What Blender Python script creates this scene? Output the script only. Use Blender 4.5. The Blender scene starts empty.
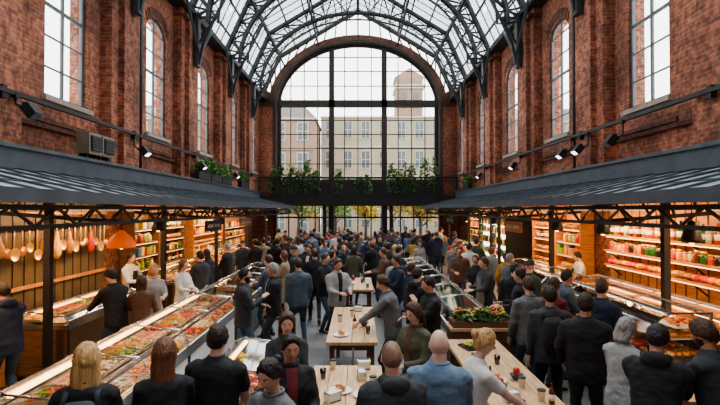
import bpy, bmesh, math, random, time
from mathutils import Vector, Matrix, Euler, noise
R = random.Random(11)
pi = math.pi
T0 = time.time()
scene = bpy.context.scene

# ------------------------------------------------------------------ materials
MATS = {}
def mat(name, col, rough=.6, metal=0, var=.15, scale=6, bump=0, bscale=40, emit=0, stretch=None, sheen=0):
    if name in MATS: return MATS[name]
    m = bpy.data.materials.new(name); m.use_nodes = True
    nt = m.node_tree; b = nt.nodes['Principled BSDF']
    b.inputs['Roughness'].default_value = rough
    b.inputs['Metallic'].default_value = metal
    tc = nt.nodes.new('ShaderNodeTexCoord')
    src = tc.outputs['Object']
    if stretch:
        mp = nt.nodes.new('ShaderNodeMapping'); mp.inputs['Scale'].default_value = stretch
        nt.links.new(src, mp.inputs['Vector']); src = mp.outputs['Vector']
    n = nt.nodes.new('ShaderNodeTexNoise'); n.inputs['Scale'].default_value = scale; n.inputs['Detail'].default_value = 4
    nt.links.new(src, n.inputs['Vector'])
    r = nt.nodes.new('ShaderNodeValToRGB')
    c = col
    r.color_ramp.elements[0].position = .3; r.color_ramp.elements[1].position = .7
    r.color_ramp.elements[0].color = (c[0]*(1-var), c[1]*(1-var), c[2]*(1-var), 1)
    r.color_ramp.elements[1].color = (min(1, c[0]*(1+var)), min(1, c[1]*(1+var)), min(1, c[2]*(1+var)), 1)
    nt.links.new(n.outputs['Fac'], r.inputs['Fac'])
    nt.links.new(r.outputs['Color'], b.inputs['Base Color'])
    if bump:
        n2 = nt.nodes.new('ShaderNodeTexNoise'); n2.inputs['Scale'].default_value = bscale; n2.inputs['Detail'].default_value = 3
        nt.links.new(src, n2.inputs['Vector'])
        bp = nt.nodes.new('ShaderNodeBump'); bp.inputs['Strength'].default_value = bump; bp.inputs['Distance'].default_value = .02
        nt.links.new(n2.outputs['Fac'], bp.inputs['Height']); nt.links.new(bp.outputs['Normal'], b.inputs['Normal'])
    if emit:
        b.inputs['Emission Color'].default_value = (c[0], c[1], c[2], 1)
        b.inputs['Emission Strength'].default_value = emit
    MATS[name] = m
    return m

def brick_mat(name, c1, c2, mortar, bw=.24, rh=.08):
    m = bpy.data.materials.new(name); m.use_nodes = True
    nt = m.node_tree; b = nt.nodes['Principled BSDF']; L = nt.links.new
    g = nt.nodes.new('ShaderNodeTexCoord'); s = nt.nodes.new('ShaderNodeSeparateXYZ'); L(g.outputs['Object'], s.inputs[0])
    a = nt.nodes.new('ShaderNodeMath'); L(s.outputs['X'], a.inputs[0]); L(s.outputs['Y'], a.inputs[1])
    cb = nt.nodes.new('ShaderNodeCombineXYZ'); L(a.outputs[0], cb.inputs[0]); L(s.outputs['Z'], cb.inputs[1])
    br = nt.nodes.new('ShaderNodeTexBrick'); L(cb.outputs[0], br.inputs['Vector'])
    br.inputs['Scale'].default_value = 1; br.inputs['Brick Width'].default_value = bw; br.inputs['Row Height'].default_value = rh
    br.inputs['Mortar Size'].default_value = .009; br.inputs['Mortar Smooth'].default_value = .3
    br.inputs['Color1'].default_value = (*c1, 1); br.inputs['Color2'].default_value = (*c2, 1); br.inputs['Mortar'].default_value = (*mortar, 1)
    n = nt.nodes.new('ShaderNodeTexNoise'); n.inputs['Scale'].default_value = .8; n.inputs['Detail'].default_value = 7
    L(g.outputs['Object'], n.inputs['Vector'])
    rr = nt.nodes.new('ShaderNodeValToRGB'); rr.color_ramp.elements[0].position = .34; rr.color_ramp.elements[1].position = .66
    rr.color_ramp.elements[0].color = (.52, .49, .48, 1); rr.color_ramp.elements[1].color = (1.15, 1.1, 1.06, 1)
    L(n.outputs['Fac'], rr.inputs['Fac'])
    n3 = nt.nodes.new('ShaderNodeTexNoise'); n3.inputs['Scale'].default_value = 8; n3.inputs['Detail'].default_value = 2
    L(g.outputs['Object'], n3.inputs['Vector'])
    rr3 = nt.nodes.new('ShaderNodeValToRGB'); rr3.color_ramp.elements[0].position = .35; rr3.color_ramp.elements[1].position = .65
    rr3.color_ramp.elements[0].color = (.55, .53, .53, 1); rr3.color_ramp.elements[1].color = (1.3, 1.28, 1.24, 1)
    L(n3.outputs['Fac'], rr3.inputs['Fac'])
    mx = nt.nodes.new('ShaderNodeMixRGB'); mx.blend_type = 'MULTIPLY'; mx.inputs[0].default_value = 1
    L(br.outputs['Color'], mx.inputs[1]); L(rr.outputs['Color'], mx.inputs[2])
    mx2 = nt.nodes.new('ShaderNodeMixRGB'); mx2.blend_type = 'MULTIPLY'; mx2.inputs[0].default_value = 1
    L(mx.outputs['Color'], mx2.inputs[1]); L(rr3.outputs['Color'], mx2.inputs[2])
    L(mx2.outputs['Color'], b.inputs['Base Color'])
    bp = nt.nodes.new('ShaderNodeBump'); bp.invert = True; bp.inputs['Strength'].default_value = .6; bp.inputs['Distance'].default_value = .01
    L(br.outputs['Fac'], bp.inputs['Height']); L(bp.outputs['Normal'], b.inputs['Normal'])
    b.inputs['Roughness'].default_value = .85
    return m

def glass_mat(name, tint, refl=1.0, ior=1.45, rough=.02, base=0.0):
    m = bpy.data.materials.new(name); m.use_nodes = True
    nt = m.node_tree; nt.nodes.clear(); L = nt.links.new
    o = nt.nodes.new('ShaderNodeOutputMaterial'); t = nt.nodes.new('ShaderNodeBsdfTransparent'); t.inputs[0].default_value = (*tint, 1)
    g = nt.nodes.new('ShaderNodeBsdfGlossy'); g.inputs['Roughness'].default_value = rough; g.inputs['Color'].default_value = (1, 1, 1, 1)
    f = nt.nodes.new('ShaderNodeFresnel'); f.inputs['IOR'].default_value = ior
    ma = nt.nodes.new('ShaderNodeMath'); ma.operation = 'MULTIPLY'; ma.inputs[1].default_value = refl
    ad = nt.nodes.new('ShaderNodeMath'); ad.operation = 'ADD'; ad.inputs[1].default_value = base; ad.use_clamp = True
    L(f.outputs[0], ma.inputs[0]); L(ma.outputs[0], ad.inputs[0])
    x = nt.nodes.new('ShaderNodeMixShader'); L(ad.outputs[0], x.inputs[0]); L(t.outputs[0], x.inputs[1]); L(g.outputs[0], x.inputs[2])
    L(x.outputs[0], o.inputs[0])
    return m

BRICK = brick_mat('brick_red', (.47, .165, .095), (.30, .10, .06), (.34, .25, .19))
BRICKD = brick_mat('brick_brown', (.20, .08, .05), (.14, .055, .038), (.15, .10, .08))
GLASS = glass_mat('glass_clear', (.93, .95, .94), .9)
GLASSR = glass_mat('glass_roof', (.80, .85, .87), .5, base=.01)
GLASSC = glass_mat('glass_case', (.93, .96, .96), 1.4, 1.52, .05, .05)
STEEL = mat('steel_dark', (.045, .052, .06), .5, .3, .25)
STEELG = mat('steel_greyblue', (.10, .118, .13), .5, .3, .25)
BLACK = mat('black_paint', (.020, .021, .024), .45, 0, .3)
FRAMEB = mat('frame_darkbrown', (.045, .032, .027), .5, .1, .3)
CHROME = mat('stainless', (.62, .63, .64), .25, .95, .08)
SILL = mat('sill_stone', (.36, .31, .27), .8, 0, .2, 5, .3)
WINFR = mat('window_frame', (.12, .13, .14), .5, 0, .1)
CANOPY = mat('canopy_grey', (.36, .40, .44), .5, 0, .16, 3)
CANOPYE = mat('canopy_edge', (.075, .09, .11), .5, .1, .2, 3)
WOOD = mat('wood_table', (.60, .37, .20), .42, 0, .28, 5, .15, 60, stretch=(7, .8, 7))
WOODO = mat('wood_orange', (.50, .22, .08), .5, 0, .3, 4, .15, 40, stretch=(1, 1, 7))
WOODD = mat('wood_dark', (.15, .075, .04), .5, 0, .3, 4, .15, 40, stretch=(1, 7, 7))
OLIVE = mat('panel_olive', (.11, .075, .04), .6, 0, .25, 4)
WHITE = mat('white_enamel', (.78, .78, .76), .4, 0, .06)
PAPER = mat('paper', (.8, .78, .72), .8, 0, .06)
GOLD = mat('brass', (.66, .40, .14), .35, .5, .15)
COPPER = mat('copper', (.58, .26, .12), .35, .5, .15)
LEDW = mat('led_warm', (1, .60, .26), .5, 0, 0, emit=5)
LEDC = mat('led_cool', (1, .93, .82), .5, 0, 0, emit=2.4)
ORANGE = mat('lamp_shade_orange', (.80, .13, .015), .45, 0, .1, emit=.35)
SHOE = mat('shoe_leather', (.03, .025, .022), .4, 0, .2)
EYEW = mat('eye_white', (.8, .78, .75), .2, 0, 0)
EYED = mat('eye_iris', (.03, .02, .015), .15, 0, 0)
LIP = mat('lips', (.45, .18, .15), .45, 0, .1)
SKINS = [mat('skin_%d' % i, c, .5, 0, .08, 20) for i, c in enumerate([(.60, .34, .24), (.54, .29, .19), (.65, .41, .31), (.40, .21, .13)])]
HAIRS = {k: mat('hair_' + k, c, .45, 0, .4, 30, .7, 90, stretch=(1, 1, .15)) for k, c in dict(
    black=(.015, .012, .011), brown=(.07, .034, .018), auburn=(.16, .06, .028), blonde=(.50, .30, .12), grey=(.30, .28, .26), dark=(.03, .019, .013), stubble=(.26, .15, .10))
    .items()}
def cloth(n, c): return mat('cloth_' + n, c, .85, 0, .18, 3, .45, 25)
CL = {k: cloth(k, c) for k, c in dict(black=(.017, .017, .020), charcoal=(.042, .045, .052), navy=(.020, .028, .058), grey=(.14, .145, .15),
      lgrey=(.34, .34, .33), olive=(.10, .095, .055), denim=(.13, .20, .28), white=(.66, .64, .61), brown=(.12, .062, .04), tan=(.36, .26, .17),
      maroon=(.17, .025, .03), green=(.04, .08, .06), slate=(.085, .115, .145), red=(.42, .04, .035), blue=(.06, .14, .30), jeans=(.04, .06, .10),
      pink=(.48, .25, .22), mustard=(.45, .27, .06)).items()}
FOOD = {k: mat('food_' + k, c, .4, 0, .3, 25, .2, 60) for k, c in dict(orange=(.82, .27, .04), red=(.58, .05, .03), pink=(.75, .32, .22), green=(.18, .36, .05),
      yellow=(.82, .52, .08), brown=(.36, .16, .06), cream=(.78, .62, .38), dred=(.32, .03, .03), white=(.75, .72, .66), gold=(.70, .37, .08)).items()}
LEAF = [mat('leaf_%d' % i, c, .6, 0, .3, 9) for i, c in enumerate([(.09, .20, .04), (.14, .28, .06), (.05, .13, .035)])]
LEAFA = [mat('leaf_autumn_%d' % i, c, .6, 0, .3, 4) for i, c in enumerate([(.60, .40, .06), (.42, .34, .08), (.5, .20, .05), (.22, .27, .07)])]

# ------------------------------------------------------------------ mesh builder
class MB:
    def __init__(s): s.v = []; s.f = []; s.m = []; s.sm = []; s.mats = []
    def mi(s, m):
        if m not in s.mats: s.mats.append(m)
        return s.mats.index(m)
    def raw(s, vs, fs, m, smooth=False):
        o = len(s.v); s.v.extend([tuple(v) for v in vs]); k = s.mi(m)
        for f in fs: s.f.append(tuple(i + o for i in f)); s.m.append(k); s.sm.append(smooth)
    def box(s, c, d, m, rot=None):
        hx, hy, hz = d[0]/2, d[1]/2, d[2]/2
        vs = [Vector((x, y, z)) for x in (-hx, hx) for y in (-hy, hy) for z in (-hz, hz)]
        if rot is not None:
            if not isinstance(rot, Matrix): rot = Euler(rot).to_matrix()
            vs = [rot @ v for v in vs]
        c = Vector(c)
        s.raw([v + c for v in vs], [(0, 1, 3, 2), (4, 6, 7, 5), (0, 4, 5, 1), (2, 3, 7, 6), (0, 2, 6, 4), (1, 5, 7, 3)], m)
    def bx(s, x0, x1, y0, y1, z0, z1, m): s.box(((x0+x1)/2, (y0+y1)/2, (z0+z1)/2), (abs(x1-x0), abs(y1-y0), abs(z1-z0)), m)
    def secs(s, rings, m, smooth=True, caps=True):
        n = len(rings[0]); vs = [p for r in rings for p in r]; fs = []
        for i in range(len(rings)-1):
            for j in range(n):
                a = i*n+j; b = i*n+(j+1) % n
                fs.append((a, b, b+n, a+n))
        if caps:
            fs.append(tuple(range(n-1, -1, -1))); k = (len(rings)-1)*n; fs.append(tuple(range(k, k+n)))
        s.raw(vs, fs, m, smooth)
    def tube(s, pts, rad, m, n=8, smooth=True, caps=True, up=None):
        pts = [Vector(p) for p in pts]
        if not isinstance(rad, (list, tuple)): rad = [rad]*len(pts)
        rings = []; u = None
        for i, p in enumerate(pts):
            d = (pts[min(i+1, len(pts)-1)] - pts[max(i-1, 0)])
            if d.length < 1e-7: d = Vector((0, 0, 1))
            d.normalize()
            if u is None:
                a = Vector(up) if up else (Vector((0, 0, 1)) if abs(d.z) < .9 else Vector((0, 1, 0)))
                u = d.cross(a).normalized()
            else:
                u = (u - d*u.dot(d))
                u.normalize()
            w = d.cross(u)
            r = rad[i]; ra, rb = r if isinstance(r, (tuple, list)) else (r, r)
            off = pi/n if n == 4 else 0
            rings.append([p + u*ra*math.cos(2*pi*j/n+off) + w*rb*math.sin(2*pi*j/n+off) for j in range(n)])
        s.secs(rings, m, smooth, caps)
    def bar(s, a, b, r, m): s.tube([a, b], r*1.414, m, 4, False)
    def ell(s, c, r, m, seg=10, rg=7, rot=None):
        c = Vector(c); 
        if rot is not None and not isinstance(rot, Matrix): rot = Euler(rot).to_matrix()
        vs = []
        for i in range(rg+1):
            th = pi*i/rg
            for j in range(seg):
                ph = 2*pi*j/seg
                p = Vector((math.sin(th)*math.cos(ph)*r[0], math.sin(th)*math.sin(ph)*r[1], math.cos(th)*r[2]))
                if rot is not None: p = rot @ p
                vs.append(p+c)
        fs = []
        for i in range(rg):
            for j in range(seg):
                a = i*seg+j; b = i*seg+(j+1) % seg
                if i == 0: fs.append((a, a+seg, b+seg))
                elif i == rg-1: fs.append((a, a+seg, b))
                else: fs.append((a, a+seg, b+seg, b))
        s.raw(vs, fs, m, True)
    def lathe(s, prof, c, m, n=14, rot=None):
        c = Vector(c)
        if rot is not None and not isinstance(rot, Matrix): rot = Euler(rot).to_matrix()
        rings = []
        for r, z in prof:
            ring = [Vector((r*math.cos(2*pi*j/n), r*math.sin(2*pi*j/n), z)) for j in range(n)]
            if rot is not None: ring = [rot @ p for p in ring]
            rings.append([p+c for p in ring])
        s.secs(rings, m, True, True)
    def prism(s, prof, y0, y1, m):   # prof in (x,z) extruded along Y
        n = len(prof)
        vs = [(x, y0, z) for x, z in prof] + [(x, y1, z) for x, z in prof]
        fs = [tuple(range(n)), tuple(range(2*n-1, n-1, -1))] + [(i, i+n, (i+1) % n+n, (i+1) % n) for i in range(n)]
        s.raw(vs, fs, m)
    def mesh(s, name):
        me = bpy.data.meshes.new(name); me.from_pydata(s.v, [], s.f)
        for m in s.mats: me.materials.append(m)
        me.polygons.foreach_set('material_index', s.m); me.polygons.foreach_set('use_smooth', s.sm)
        me.update()
        bm = bmesh.new(); bm.from_mesh(me); bmesh.ops.recalc_face_normals(bm, faces=bm.faces); bm.to_mesh(me); bm.free()
        return me
    def build(s, name, loc=(0, 0, 0), rz=0, sc=1, bevel=0, recenter=False):
        if recenter:
            xs = [v[0] for v in s.v]; ys = [v[1] for v in s.v]; zs = [v[2] for v in s.v]
            c = ((min(xs)+max(xs))/2, (min(ys)+max(ys))/2, min(zs)); s.v = [(v[0]-c[0], v[1]-c[1], v[2]-c[2]) for v in s.v]; loc = c
        ob = bpy.data.objects.new(name, s.mesh(name)); scene.collection.objects.link(ob)
        ob.location = loc; ob.rotation_euler = (0, 0, rz); ob.scale = (sc, sc, sc)
        if bevel:
            b = ob.modifiers.new('bevel', 'BEVEL'); b.width = bevel; b.segments = 2; b.limit_method = 'ANGLE'
        return ob
def inst(ob, loc, rz=0, sc=1):
    o = bpy.data.objects.new(ob.name.split('.')[0], ob.data); scene.collection.objects.link(o)
    o.location = loc; o.rotation_euler = (0, 0, rz); o.scale = (sc, sc, sc); return o

# ------------------------------------------------------------------ shell
YB, YE = -6.0, 29.0
WX = 6.0            # recessed wall plane
EZ = 9.45           # eaves
m = bpy.data.materials.new('floor_stone'); m.use_nodes = True
nt = m.node_tree; b = nt.nodes['Principled BSDF']; tc = nt.nodes.new('ShaderNodeTexCoord')
br = nt.nodes.new('ShaderNodeTexBrick'); br.inputs['Scale'].default_value = 1; br.inputs['Brick Width'].default_value = 1.2; br.inputs['Row Height'].default_value = .6
br.inputs['Mortar Size'].default_value = .006
br.inputs['Color1'].default_value = (.17, .165, .16, 1); br.inputs['Color2'].default_value = (.21, .205, .2, 1); br.inputs['Mortar'].default_value = (.08, .08, .08, 1)
nz = nt.nodes.new('ShaderNodeTexNoise'); nz.inputs['Scale'].default_value = 1.5; nz.inputs['Detail'].default_value = 6
mp = nt.nodes.new('ShaderNodeMapRange'); mp.inputs['To Min'].default_value = .2; mp.inputs['To Max'].default_value = .5
nt.links.new(tc.outputs['Object'], br.inputs['Vector']); nt.links.new(tc.outputs['Object'], nz.inputs['Vector'])
nt.links.new(nz.outputs['Fac'], mp.inputs[0]); nt.links.new(mp.outputs[0], b.inputs['Roughness']); nt.links.new(br.outputs['Color'], b.inputs['Base Color'])
FLOORM = m
fb = MB(); fb.bx(-7, 7, YB-.3, YE+.5, -.15, 0, FLOORM); fb.build('floor')
WC = [9.9+4.4*k for k in range(-3, 5)]  # window centres
PC = [w+1.95 for w in WC if w+1.95 < 28.9]
SILLZ, WTOP, RISE, WW = 4.95, 8.45, .42, 1.45
def arch_z(u): return WTOP-RISE+RISE*math.sqrt(max(0, 1-(u/(WW/2))**2))
for side, nm in ((-1, 'left'), (1, 'right')):
    w = MB(); a = side*WX; bb = side*(WX+.4)
    w.bx(a, bb, YB, YE, 0, SILLZ, BRICK); w.bx(a, bb, YB, YE, WTOP+.15, EZ+.1, BRICK)
    edges = [YB] + sum([[c-WW/2, c+WW/2] for c in WC], []) + [YE]
    for i in range(0, len(edges), 2): w.bx(a, bb, edges[i], edges[i+1], SILLZ, WTOP+.15, BRICK)
    for c in WC:
        N = 12
        for i in range(N):
            u0 = -WW/2+WW*i/N; u1 = -WW/2+WW*(i+1)/N
            z0, z1, zt = arch_z(u0), arch_z(u1), WTOP+.15
            vs = [(a, c+u0, z0), (a, c+u1, z1), (a, c+u1, zt), (a, c+u0, zt), (bb, c+u0, z0), (bb, c+u1, z1), (bb, c+u1, zt), (bb, c+u0, zt)]
            w.raw(vs, [(0, 1, 2, 3), (4, 7, 6, 5), (0, 4, 5, 1), (2, 6, 7, 3)], BRICK)
        for i in range(13):
            t = -WW/2-.06+(WW+.12)*(i+.5)/13; zz = arch_z(max(-WW/2, min(WW/2, t*.96)))
            w.box((a-side*.012, c+t, zz+.13), (.03, .105, .26), BRICKD, rot=(-t*.55, 0, 0))
        # recessed panel reveal below sill
        w.bx(side*(WX-.05), a, c-WW/2-.25, c+WW/2+.25, 4.42, 4.5, BRICKD)
    for c in PC:
        w.bx(side*(WX-.28), a, c-.72, c+.72, 3.4, EZ, BRICK)
        w.bx(side*(WX-.42), side*(WX-.28), c-.40, c+.40, 3.4, EZ-.4, BRICK)
        w.bx(side*(WX-.46), a, c-.78, c+.78, EZ-.4, EZ-.3, BRICKD)
    w.build('wall_'+nm)
    t = MB()
    t.bx(side*(WX-.5), a, YB, YE, EZ-.1, EZ+.1, STEEL)       # eaves beam
    t.bx(side*(WX-.08), side*WX, YB, 26.4, 4.30, 4.38, BRICKD)
    t.build('trim_eaves_'+nm)
    sl = MB()
    for c in WC: sl.bx(side*(WX-.1), side*(WX+.2), c-WW/2-.1, c+WW/2+.1, SILLZ-.1, SILLZ, SILL)
    sl.build('trim_sills_'+nm)
    for k, c in enumerate(WC):
        f = MB(); x = side*(WX+.12)
        f.bx(x-.035, x+.035, c-WW/2, c-WW/2+.07, SILLZ, WTOP-RISE, WINFR); f.bx(x-.035, x+.035, c+WW/2-.07, c+WW/2, SILLZ, WTOP-RISE, WINFR)
        f.bx(x-.035, x+.035, c-WW/2, c+WW/2, SILLZ, SILLZ+.08, WINFR)
        f.tube([(x, c-WW/2+WW*i/14, arch_z(-WW/2+WW*i/14)-.03) for i in range(15)], .045, WINFR, 6)
        f.bx(x-.025, x+.025, c-.028, c+.028, SILLZ, WTOP-.05, WINFR)
        for i in range(1, 6):
            z = SILLZ+i*.62; f.bx(x-.02, x+.02, c-WW/2, c+WW/2, z-(.035 if i == 3 else .015), z+(.035 if i == 3 else .015), WINFR)
        gv = [(x, c-WW/2, SILLZ), (x, c+WW/2, SILLZ)]+[(x, c+WW/2-WW*i/10, arch_z(WW/2-WW*i/10)) for i in range(11)]
        f.raw(gv, [tuple(range(len(gv)))], GLASS)
        f.build('window_%d' % (k+1+(10 if side > 0 else 0)))
    p = MB()
    p.bar((side*(WX-.5), YB+.05, 4.62), (side*(WX-.5), 26.4, 4.62), .035, BLACK)
    for c in PC: p.bx(side*(WX-.52), side*(WX-.43), c-.05, c+.05, 4.5, 4.7, BLACK)
    for c in PC[1::2]: p.tube([(side*(WX-.38), c+.55, 3.8), (side*(WX-.38), c+.55, EZ-.45)], .045, STEEL, 8)
    p.build('conduit_rail')
wb = MB(); wb.bx(-6.4, 6.4, YB-.3, YB, 0, 15.2, BRICK); wb.build('wall_back')
# end wall with arch; roof profile is a peaked, kneed gable
KX, KZ, RZ_ = 4.75, 12.15, 15.0
PROF = [(-5.97, EZ), (-KX, KZ), (0, RZ_), (KX, KZ), (5.97, EZ)]
def roofz(x):
    x = abs(x)
    return RZ_-(RZ_-KZ)*x/KX if x < KX else KZ-(KZ-EZ)*(x-KX)/(5.97-KX)
AA, AB, AZ = 4.9, 3.85, 9.0
e = MB()
for sd in (-1, 1):
    e.bx(sd*AA, sd*6.4, YE, YE+.45, 0, AZ, BRICK)
N = 40
BT = .55
for i in range(N):
    t0, t1 = pi*i/N, pi*(i+1)/N
    p = (AA*math.cos(t0), AZ+AB*math.sin(t0), (AA+BT)*math.cos(t0), AZ+(AB+BT)*math.sin(t0)); q = (AA*math.cos(t1), AZ+AB*math.sin(t1), (AA+BT)*math.cos(t1), AZ+(AB+BT)*math.sin(t1))
    vs = [(p[0], YE, p[1]), (q[0], YE, q[1]), (q[2], YE, q[3]), (p[2], YE, p[3])]
    vs += [(v[0], YE+.45, v[2]) for v in vs]
    e.raw(vs, [(0, 1, 2, 3), (4, 7, 6, 5), (0, 4, 5, 1), (2, 6, 7, 3)], BRICKD)
e.tube([(-AA-.1, YE-.05, 3.4)]+[((AA+.1)*math.cos(pi-pi*i/40), YE-.05, AZ+(AB+.1)*math.sin(pi*i/40)) for i in range(41)]+[(AA+.1, YE-.05, 3.4)], .14, FRAMEB, 6, False)
for sd in (-1, 1): e.bx(sd*(AA+BT-.05), sd*6.4, YE, YE+.45, AZ, EZ+.5, BRICKD)
e.build('wall_end')
f = MB(); y = YE+.15
def halfw(z): return AA if z <= AZ else AA*math.sqrt(max(0, 1-((z-AZ)/AB)**2))
def topz(x): return AZ+AB*math.sqrt(max(0, 1-(x/AA)**2))
gp = [(-AA, y, 3.4), (AA, y, 3.4)]+[(AA*math.cos(pi*i/30), y, AZ+AB*math.sin(pi*i/30)) for i in range(31)]
f.raw(gp, [tuple(range(len(gp)))], GLASS)
for x in (-1.6, 1.6): f.bx(x-.16, x+.16, y-.15, y+.1, 3.4, topz(x), FRAMEB)
for x in (-AA+.12, AA-.12): f.bx(x-.12, x+.12, y-.12, y+.1, 3.4, AZ+.8, FRAMEB)
f.bx(-AA, AA, y-.15, y+.1, 9.0, 9.42, FRAMEB)
f.bx(-AA, AA, y-.12, y+.1, 4.3, 4.6, FRAMEB)
f.bx(-AA, AA, y-.06, y+.06, 3.4, 4.3, FRAMEB)
for i in range(13):
    x = -AA+i*(2*AA/12)
    if abs(abs(x)-1.63) < .1 or i in (0, 12): continue
    f.bx(x-.026, x+.026, y-.03, y+.03, 4.5, topz(x), FRAMEB)
for z in (5.55, 6.5, 7.35, 8.2, 10.3, 11.2, 12.05): h = halfw(z); f.bx(-h, h, y-.025, y+.025, z-.026, z+.026, FRAMEB)
f.tube([((AA-.1)*math.cos(pi-pi*i/40), y, AZ+(AB-.1)*math.sin(pi*i/40)) for i in range(41)], .1, FRAMEB, 4, False)
f.build('window_arched')
# glazed tympanum between arch and roof
f = MB(); NT2 = 24
for i in range(NT2):
    t0, t1 = pi*i/NT2, pi*(i+1)/NT2
    def ro(t):
        c, s = math.cos(t), math.sin(t); lo, hi_ = 3.0, 9.0
        for _ in range(24):
            md = (lo+hi_)/2; x, z = md*c, AZ+.45+md*s*.95
            if abs(x) > 5.9 or z > roofz(x)-.1: hi_ = md
            else: lo = md
        return (lo*c, AZ+.45+lo*s*.95)
    a0, a1 = ((AA+BT)*math.cos(t0), AZ+(AB+BT)*math.sin(t0)), ((AA+BT)*math.cos(t1), AZ+(AB+BT)*math.sin(t1)); b0, b1 = ro(t0), ro(t1)
    if b0[1] > a0[1]+.05: f.bar((a0[0], YE+.15, a0[1]), (b0[0], YE+.15, b0[1]), .035, FRAMEB)
    f.raw([(a0[0], YE+.2, a0[1]), (a1[0], YE+.2, a1[1]), (b1[0], YE+.2, b1[1]), (b0[0], YE+.2, b0[1])], [(0, 1, 2, 3)], GLASS)
f.tube([(x, YE+.1, z-.1) for x, z in PROF], .14, FRAMEB, 4, False)
f.build('window_gable')
# ground floor glazing + doors of end wall
d = MB(); y = YE+.2
for x in (-4.2, -3.4, -2.6, -.8, 0, .8, 2.6, 3.4, 4.2): d.bx(x-.035, x+.035, y-.04, y+.04, 0, 3.0, FRAMEB)
for x in (-1.6, 1.6): d.bx(x-.17, x+.17, y-.15, y+.1, 0, 3.0, FRAMEB)
d.bx(-AA+.01, AA-.01, y-.1, y+.1, 3.0, 3.4, FRAMEB)
d.bx(-AA+.01, AA-.01, y-.04, y+.04, 2.25, 2.35, FRAMEB); d.bx(-AA+.01, AA-.01, y-.04, y+.04, 0, .15, FRAMEB)
for x in (-.1, .1): d.tube([(x, y-.09, .9), (x, y-.09, 1.3)], .018, CHROME, 8)
d.raw([(-AA+.01, y, 0), (AA-.01, y, 0), (AA-.01, y, 3), (-AA+.01, y, 3)], [(0, 1, 2, 3)], GLASS)
d.build('door_1')

# ------------------------------------------------------------------ roof
g = MB()
vs = [(x, YB, z) for x, z in PROF]+[(x, YE+.2, z) for x, z in PROF]
g.raw(vs, [(i, i+1, i+6, i+5) for i in range(4)], GLASSR, False); g.build('ceiling_glass')
g = MB()
def rpt(u):   # u 0..4 along profile
    i = min(3, int(u)); q = u-i; return (PROF[i][0]*(1-q)+PROF[i+1][0]*q, PROF[i][1]*(1-q)+PROF[i+1][1]*q)
us = [0, .33, .66, 1, 1.2, 1.4, 1.6, 1.8, 2, 2.2, 2.4, 2.6, 2.8, 3, 3.33, 3.66, 4]
for u_ in us:
    x, z = rpt(u_); r_ = .08 if u_ in (1, 2, 3) else .034
    g.bar((x*.995, YB, z-.05), (x*.995, YE+.2, z-.05), r_, STEELG)
yy = YB+.5
while yy < YE:
    g.tube([(x*.995, yy, z-.03) for x, z in PROF], .03, STEELG, 4, False); yy += .73
g.build('ceiling_glazing_bars')
for k, c in enumerate(PC):
    t = MB(); NT = 28
    IA, IB, IZ = 5.1, 4.0, 9.1
    def IP(i): q = pi*i/NT; return Vector((IA*math.cos(q), c, IZ+IB*math.sin(q)))
    def OP(i):
        x, z = rpt(4-4*i/NT); return Vector((x*.975, c, z-.16))
    outer = [OP(i) for i in range(NT+1)]; inner = [IP(i) for i in range(NT+1)]
    for dy in (-.1, .1):
        o = Vector((0, dy, 0))
        t.tube([p+o for p in outer], .08, STEEL, 4, False); t.tube([p+o for p in inner], .075, STEEL, 4, False)
    t.tube([Vector((4.75*math.cos(pi*i/NT), c, IZ+3.65*math.sin(pi*i/NT))) for i in range(NT+1)], .05, STEEL, 4, False)
    for i in range(NT):
        a, b2 = (outer[i], inner[i+1]) if i % 2 == 0 else (inner[i], outer[i+1])
        t.bar(a, b2, .032, STEEL); t.bar(outer[i], inner[i], .03, STEEL)
        i2 = Vector((4.75*math.cos(pi*i/NT), c, IZ+3.65*math.sin(pi*i/NT))); t.bar(inner[i], i2, .02, STEEL)
        i3 = Vector((4.75*math.cos(pi*(i+1)/NT), c, IZ+3.65*math.sin(pi*(i+1)/NT))); t.bar(inner[i], i3, .016, STEEL)
    for sd in (-1, 1):   # wall brackets
        x0 = sd*5.45; 
        t.bx(x0-.07, x0+.07, c-.14, c+.14, 7.6, 9.4, STEEL)
        t.tube([(sd*5.4, c, 7.7), (sd*5.25, c, 8.4), (sd*4.95, c, 9.1), (sd*4.5, c, 10.0), (sd*4.1, c, 10.8)], .06, STEEL, 4, False)
        t.bar((sd*5.4, c, 8.4), (sd*4.85, c, 9.35), .03, STEEL); t.bar((sd*5.4, c, 9.3), (sd*4.85, c, 9.3), .04, STEEL)
        t.bar((sd*5.4, c, 9.35), (sd*4.4, c, 10.2), .03, STEEL)
        if c < 26: t.bar((sd*5.38, c, 8.0), (sd*5.35, c+1.3, 9.35), .035, STEEL)
        t.bar((sd*5.38, c, 8.0), (sd*5.35, c-1.3, 9.35), .035, STEEL)
    t.build('roof_truss')
for ti, (A, B) in enumerate([((0, 14.75), (0, 13.2)), ((2.4, 13.4), (2.4, 12.7)), ((-2.4, 13.4), (-2.4, 12.7)), ((KX-.05, 11.95), (4.4, 11.4)), ((-KX+.05, 11.95), (-4.4, 11.4))]):
    t = MB(); A = Vector((A[0], 0, A[1])); B = Vector((B[0], 0, B[1]))
    Y0 = Vector((0, YB, 0)); Y1 = Vector((0, YE-.1, 0))
    t.bar(A+Y0, A+Y1, .04, STEEL); t.bar(B+Y0, B+Y1, .04, STEEL)
    st = 1.1 if ti == 0 else .6
    y0 = YB; k = 0
    while y0 < YE-st:
        a, b2 = (A, B) if k % 2 else (B, A)
        t.bar(a+Vector((0, y0, 0)), b2+Vector((0, y0+st, 0)), .022, STEEL); y0 += st; k += 1
    t.build('roof_girder')

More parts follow.
